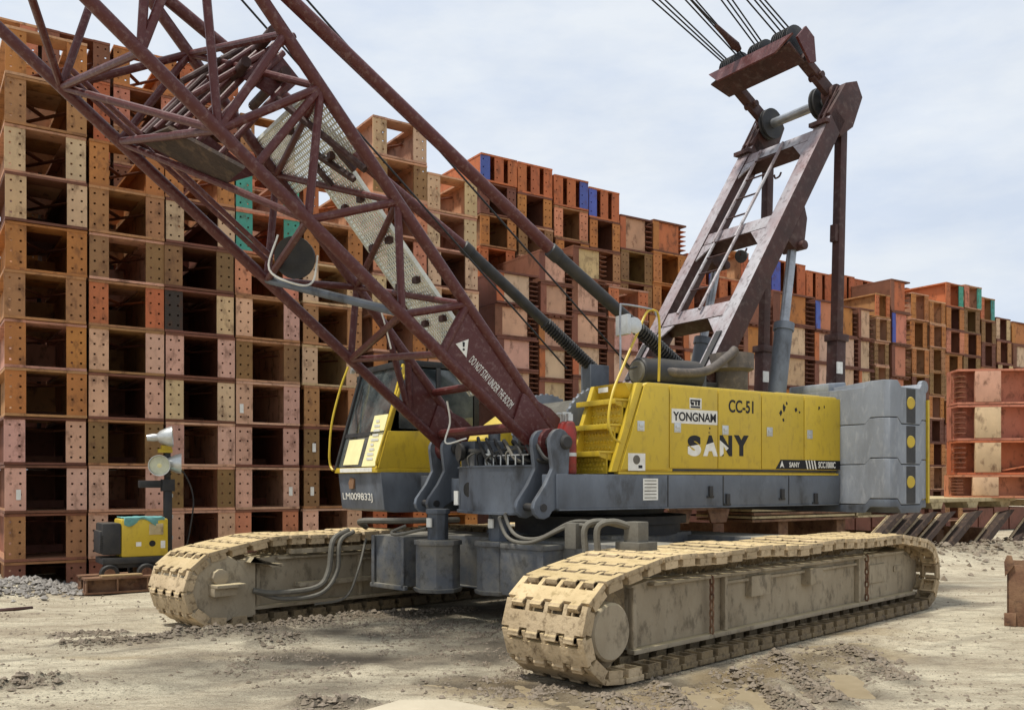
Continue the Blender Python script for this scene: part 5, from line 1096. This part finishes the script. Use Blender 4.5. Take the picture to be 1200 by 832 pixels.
for j in range(nyc):
    for i in range(nxc):
        x = -.44 + .62 * i / (nxc - 1); y = -.28 + .62 * j / (nyc - 1); z = 1.175 + .03 * float(fbm(np.array(x * 9), np.array(y * 9), 3, 3) + .4)
        if y > .3: z -= (y - .3) * 2.2 * (1 + .6 * math.sin(x * 14)); y = .31 + .02 * math.sin(x * 20)
        vs.append((x, y, z))
fs = [(j * nxc + i, j * nxc + i + 1, (j + 1) * nxc + i + 1, (j + 1) * nxc + i) for j in range(nyc - 1) for i in range(nxc - 1)]
o = MB().add(vs, fs).build('folded_cloth', 'cloth'); o.location = fromU(GX, GYY, 0); o.rotation_euler.z = UANG; o['label'] = 'crumpled teal cloth lying on top of the yellow generator'; o['category'] = 'cloth'
sm = o.modifiers.new('thickness', 'SOLIDIFY'); sm.thickness = .01
def ibeam(x0, x1, y, z, w, h, m, lab_, tilt=0):
    b = MB().box(x0, x1, y - w / 2, y + w / 2, z, z + .03).box(x0, x1, y - w / 2, y + w / 2, z + h - .03, z + h).box(x0 + .01, x1 - .01, y - .012, y + .012, z + .03, z + h - .03)
    for x in np.linspace(x0 + .02, x1 - .04, 4): b.box(x, x + .02, y - w / 2 + .01, y + w / 2 - .01, z + .03, z + h - .03)
    o = b.build('steel_beam', m); U(o); o['label'] = lab_; o['category'] = 'beam'; return o
ibeam(4.15, 5.55, -5.72, .02, .3, .25, 'rustplate', 'rusty steel beam lying along the front below the generator')
ibeam(4.0, 5.5, -6.55, .02, .3, .22, 'rustplate', 'rusty steel beam lying behind the generator wheels')
o = MB().box(4.7, 5.3, -5.85, -5.6, .275, .3).build('timber_board', 'wood'); U(o); o['label'] = 'short weathered board laid on the rusty beam'; o['category'] = 'board'
o = MB().path(smooth_path([hitg(-10, 716), hitg(10, 714, .02), hitg(38, 712, .01)]), .025, 8).build('steel_bar', 'rustdark'); o['label'] = 'thin dark steel bar lying on the ground at the left edge'; o['category'] = 'bar'
# deck plates and stacked plates behind the crane
def plate(nm, x0, x1, y0, y1, z0, z1, m, lab_, cat='plate', grp=None):
    o = MB().box(x0, x1, y0, y1, z0, z1).build(nm, m, bevel=.008); U(o); o['label'] = lab_; o['category'] = cat
    if grp: o['group'] = grp
    return o
yD = -2.7
xl = hitU(746, 592, 1, yD).x; xm = hitU(872, 590, 1, yD).x; xr = hitU(885, 590, 1, yD).x
zt = 1.365
plate('deck_plate', xm + .03, xl, yD - 2.2, yD, zt - .07, zt, 'beige', 'thin pale deck plate under the counterweight, left one', 'plate')
plate('deck_plate', -16, xm, yD - 2.4, yD + .02, zt - .09, zt + .005, 'beige', 'long pale deck plate carrying the orange girder pile', 'plate')
for i in range(5): plate('stacked_plate', xr - 3.2 - .15 * random.random(), xr + .05 * random.random(), yD - 1.6, yD - .02 - .05 * random.random(), .95 + i * .07, .95 + i * .07 + .05, 'beige' if i % 2 else 'rustplate', '%s steel plate of the pile behind the near track' % ['lowest', 'second', 'middle', 'fourth', 'topmost'][i], 'plate', 'steel plates piled behind the track')
o = MB().box(xr - 4.4, xr - 3.3, yD - 1, yD - .02, .98, 1.02).box(xr - 4.4, xr - 3.3, yD - 1, yD - .02, 1.27, 1.3).box(xr - 4.4, xr - 3.3, yD - .5, yD - .45, 1.02, 1.27).box(xr - 3.36, xr - 3.3, yD - 1, yD - .05, 1.02, 1.27).build('beam_offcut', 'beige'); U(o); o['label'] = 'pale beam offcut beside the steel plate pile'; o['category'] = 'beam'
xo = hitU(784, 600, 1, yD + .1).x; xo2 = hitU(857, 600, 1, yD + .1).x
b = MB().box(xo2, xo, yD - .4, yD + .1, 1.24, 1.27)
for k in range(2): xx = xo - .1 - 1.0 * k; b.prism([(xx, 1.24), (xx - .6, 1.24), (xx - .5, .98), (xx - .1, .98)], 'y', yD - .05, yD)
o = b.build('bracket_frame', 'ochreframe' if 'ochreframe' in M else 'rustplate'); U(o); o['label'] = 'rusty brown bracket frame tucked under the deck plate'; o['category'] = 'bracket'
# dark timber packing and trestles under the deck
for k in range(7):
    x = xl - .3 - k * 1.9; o = MB().box(x - .3, x, yD - 2.0, yD - .25, -.1, .94 if k < 4 else .6).build('timber_block', 'rustplate', bevel=.01); U(o); o['label'] = '%s dark packing block under the deck plates, counted from the crane' % ['first', 'second', 'third', 'fourth', 'fifth', 'sixth', 'seventh'][k]; o['category'] = 'block'; o['group'] = 'packing blocks under the deck'
# sheet piles leaning under the deck at the right
us = [1016, 1036, 1057, 1080, 1112, 1152, 1192, 1236]
for k, u in enumerate(us):
    q = hitU(u, 618, 1, yD + .35); x = q.x; wdt = .62 if k > 3 else .5
    b = MB()
    p0, p1 = Vector((x + .7, yD + .3, .1)), Vector((x - 1.2, yD + .02, 1.0))
    d = (p1 - p0); sdv = Vector((1, 0, 0)); nn = d.cross(sdv).normalized()
    # hat profile swept along the pile: outer flange painted pale as if lit, two webs, pan
    prof = [(0, 0), (.1, 0), (.2, .22), (.5, .22), (.6, 0), (.66, 0)]
    pr2 = prof + [(a + .0, c_ - .018) for a, c_ in prof[::-1]]
    vs = [p0 + sdv * (-a * wdt / .62) + nn * c_ for a, c_ in pr2] + [p1 + sdv * (-a * wdt / .62) + nn * c_ for a, c_ in pr2]; n = len(pr2)
    b.add(vs, [tuple(range(n)), tuple(range(n, 2 * n))[::-1]] + [(i, (i + 1) % n, n + (i + 1) % n, n + i) for i in range(n)])
    o = b.build('sheet_pile', 'darkpile'); U(o); o['label'] = '%s muddy sheet pile leaning under the deck plate, counted from the counterweight' % ['first', 'second', 'third', 'fourth', 'fifth', 'sixth', 'seventh', 'eighth'][k]; o['category'] = 'sheet pile'; o['group'] = 'sheet piles leaning under the deck'
    rimm = MB().add([p0 + nn * .012 + sdv * .02, p0 + nn * .012 - sdv * .09, p1 + nn * .012 - sdv * .09, p1 + nn * .012 + sdv * .02, p0 + nn * .04 + sdv * .02, p0 + nn * .04 - sdv * .09, p1 + nn * .04 - sdv * .09, p1 + nn * .04 + sdv * .02], [(0, 1, 2, 3), (7, 6, 5, 4), (0, 4, 5, 1), (1, 5, 6, 2), (2, 6, 7, 3), (3, 7, 4, 0)])
    rimm.build('interlock', 'mud', o)  # pale strip paints the light caught by the flange against the dark pile
for k, u in enumerate((1098, 1140, 1178, 1215)):
    q = hitU(u, 596, 1, yD); o = MB().prism([(q.x + .28, 1.3), (q.x - .28, 1.3), (q.x - .18, 1.12), (q.x + .18, 1.12)], 'y', yD - .6, yD + .0).build('spacer_block', 'beige', bevel=.01); U(o); o['label'] = '%s pale spacer block under the deck edge, right of the counterweight' % ['first', 'second', 'third', 'fourth'][k]; o['category'] = 'block'; o['group'] = 'spacer blocks under the deck'
# rusty bucket at the right edge and the slab at the bottom edge
p = hitg(1180, 733); b = MB().box(0, 1.6, -.0, .03, 0, .74).box(0, .03, 0, .9, 0, .74).box(0, 1.6, .87, .9, 0, .74).box(0, 1.6, .02, .88, 0, .03).prism([(-.02, .6), (.08, .74), (.05, .86), (.0, .86), (-.03, .78)], 'y', -.03, .04).box(-.03, .1, -.03, .0, 0, .16)
o = b.build('steel_skip', 'rustplate', bevel=.008); o.location = p; o.rotation_euler.z = -R(30); o['label'] = 'rusty steel skip cut off by the right edge'; o['category'] = 'skip'
pts = [hitg(u, v, .07) for u, v in ((425, 832), (470, 819), (525, 819), (592, 832))]; pts += [hitg(640, 850, .07), hitg(400, 850, .07)]
z0 = .0; n = len(pts); b = MB().add([(q.x, q.y, -.06) for q in pts] + [(q.x, q.y, .07) for q in pts], [tuple(range(n))[::-1], tuple(range(n, 2 * n))] + [(i, (i + 1) % n, n + (i + 1) % n, n + i) for i in range(n)])
o = b.build('concrete_slab', 'pale', bevel=.004); o['label'] = 'pale concrete slab corner lying in the mud at the bottom edge'; o['category'] = 'slab'
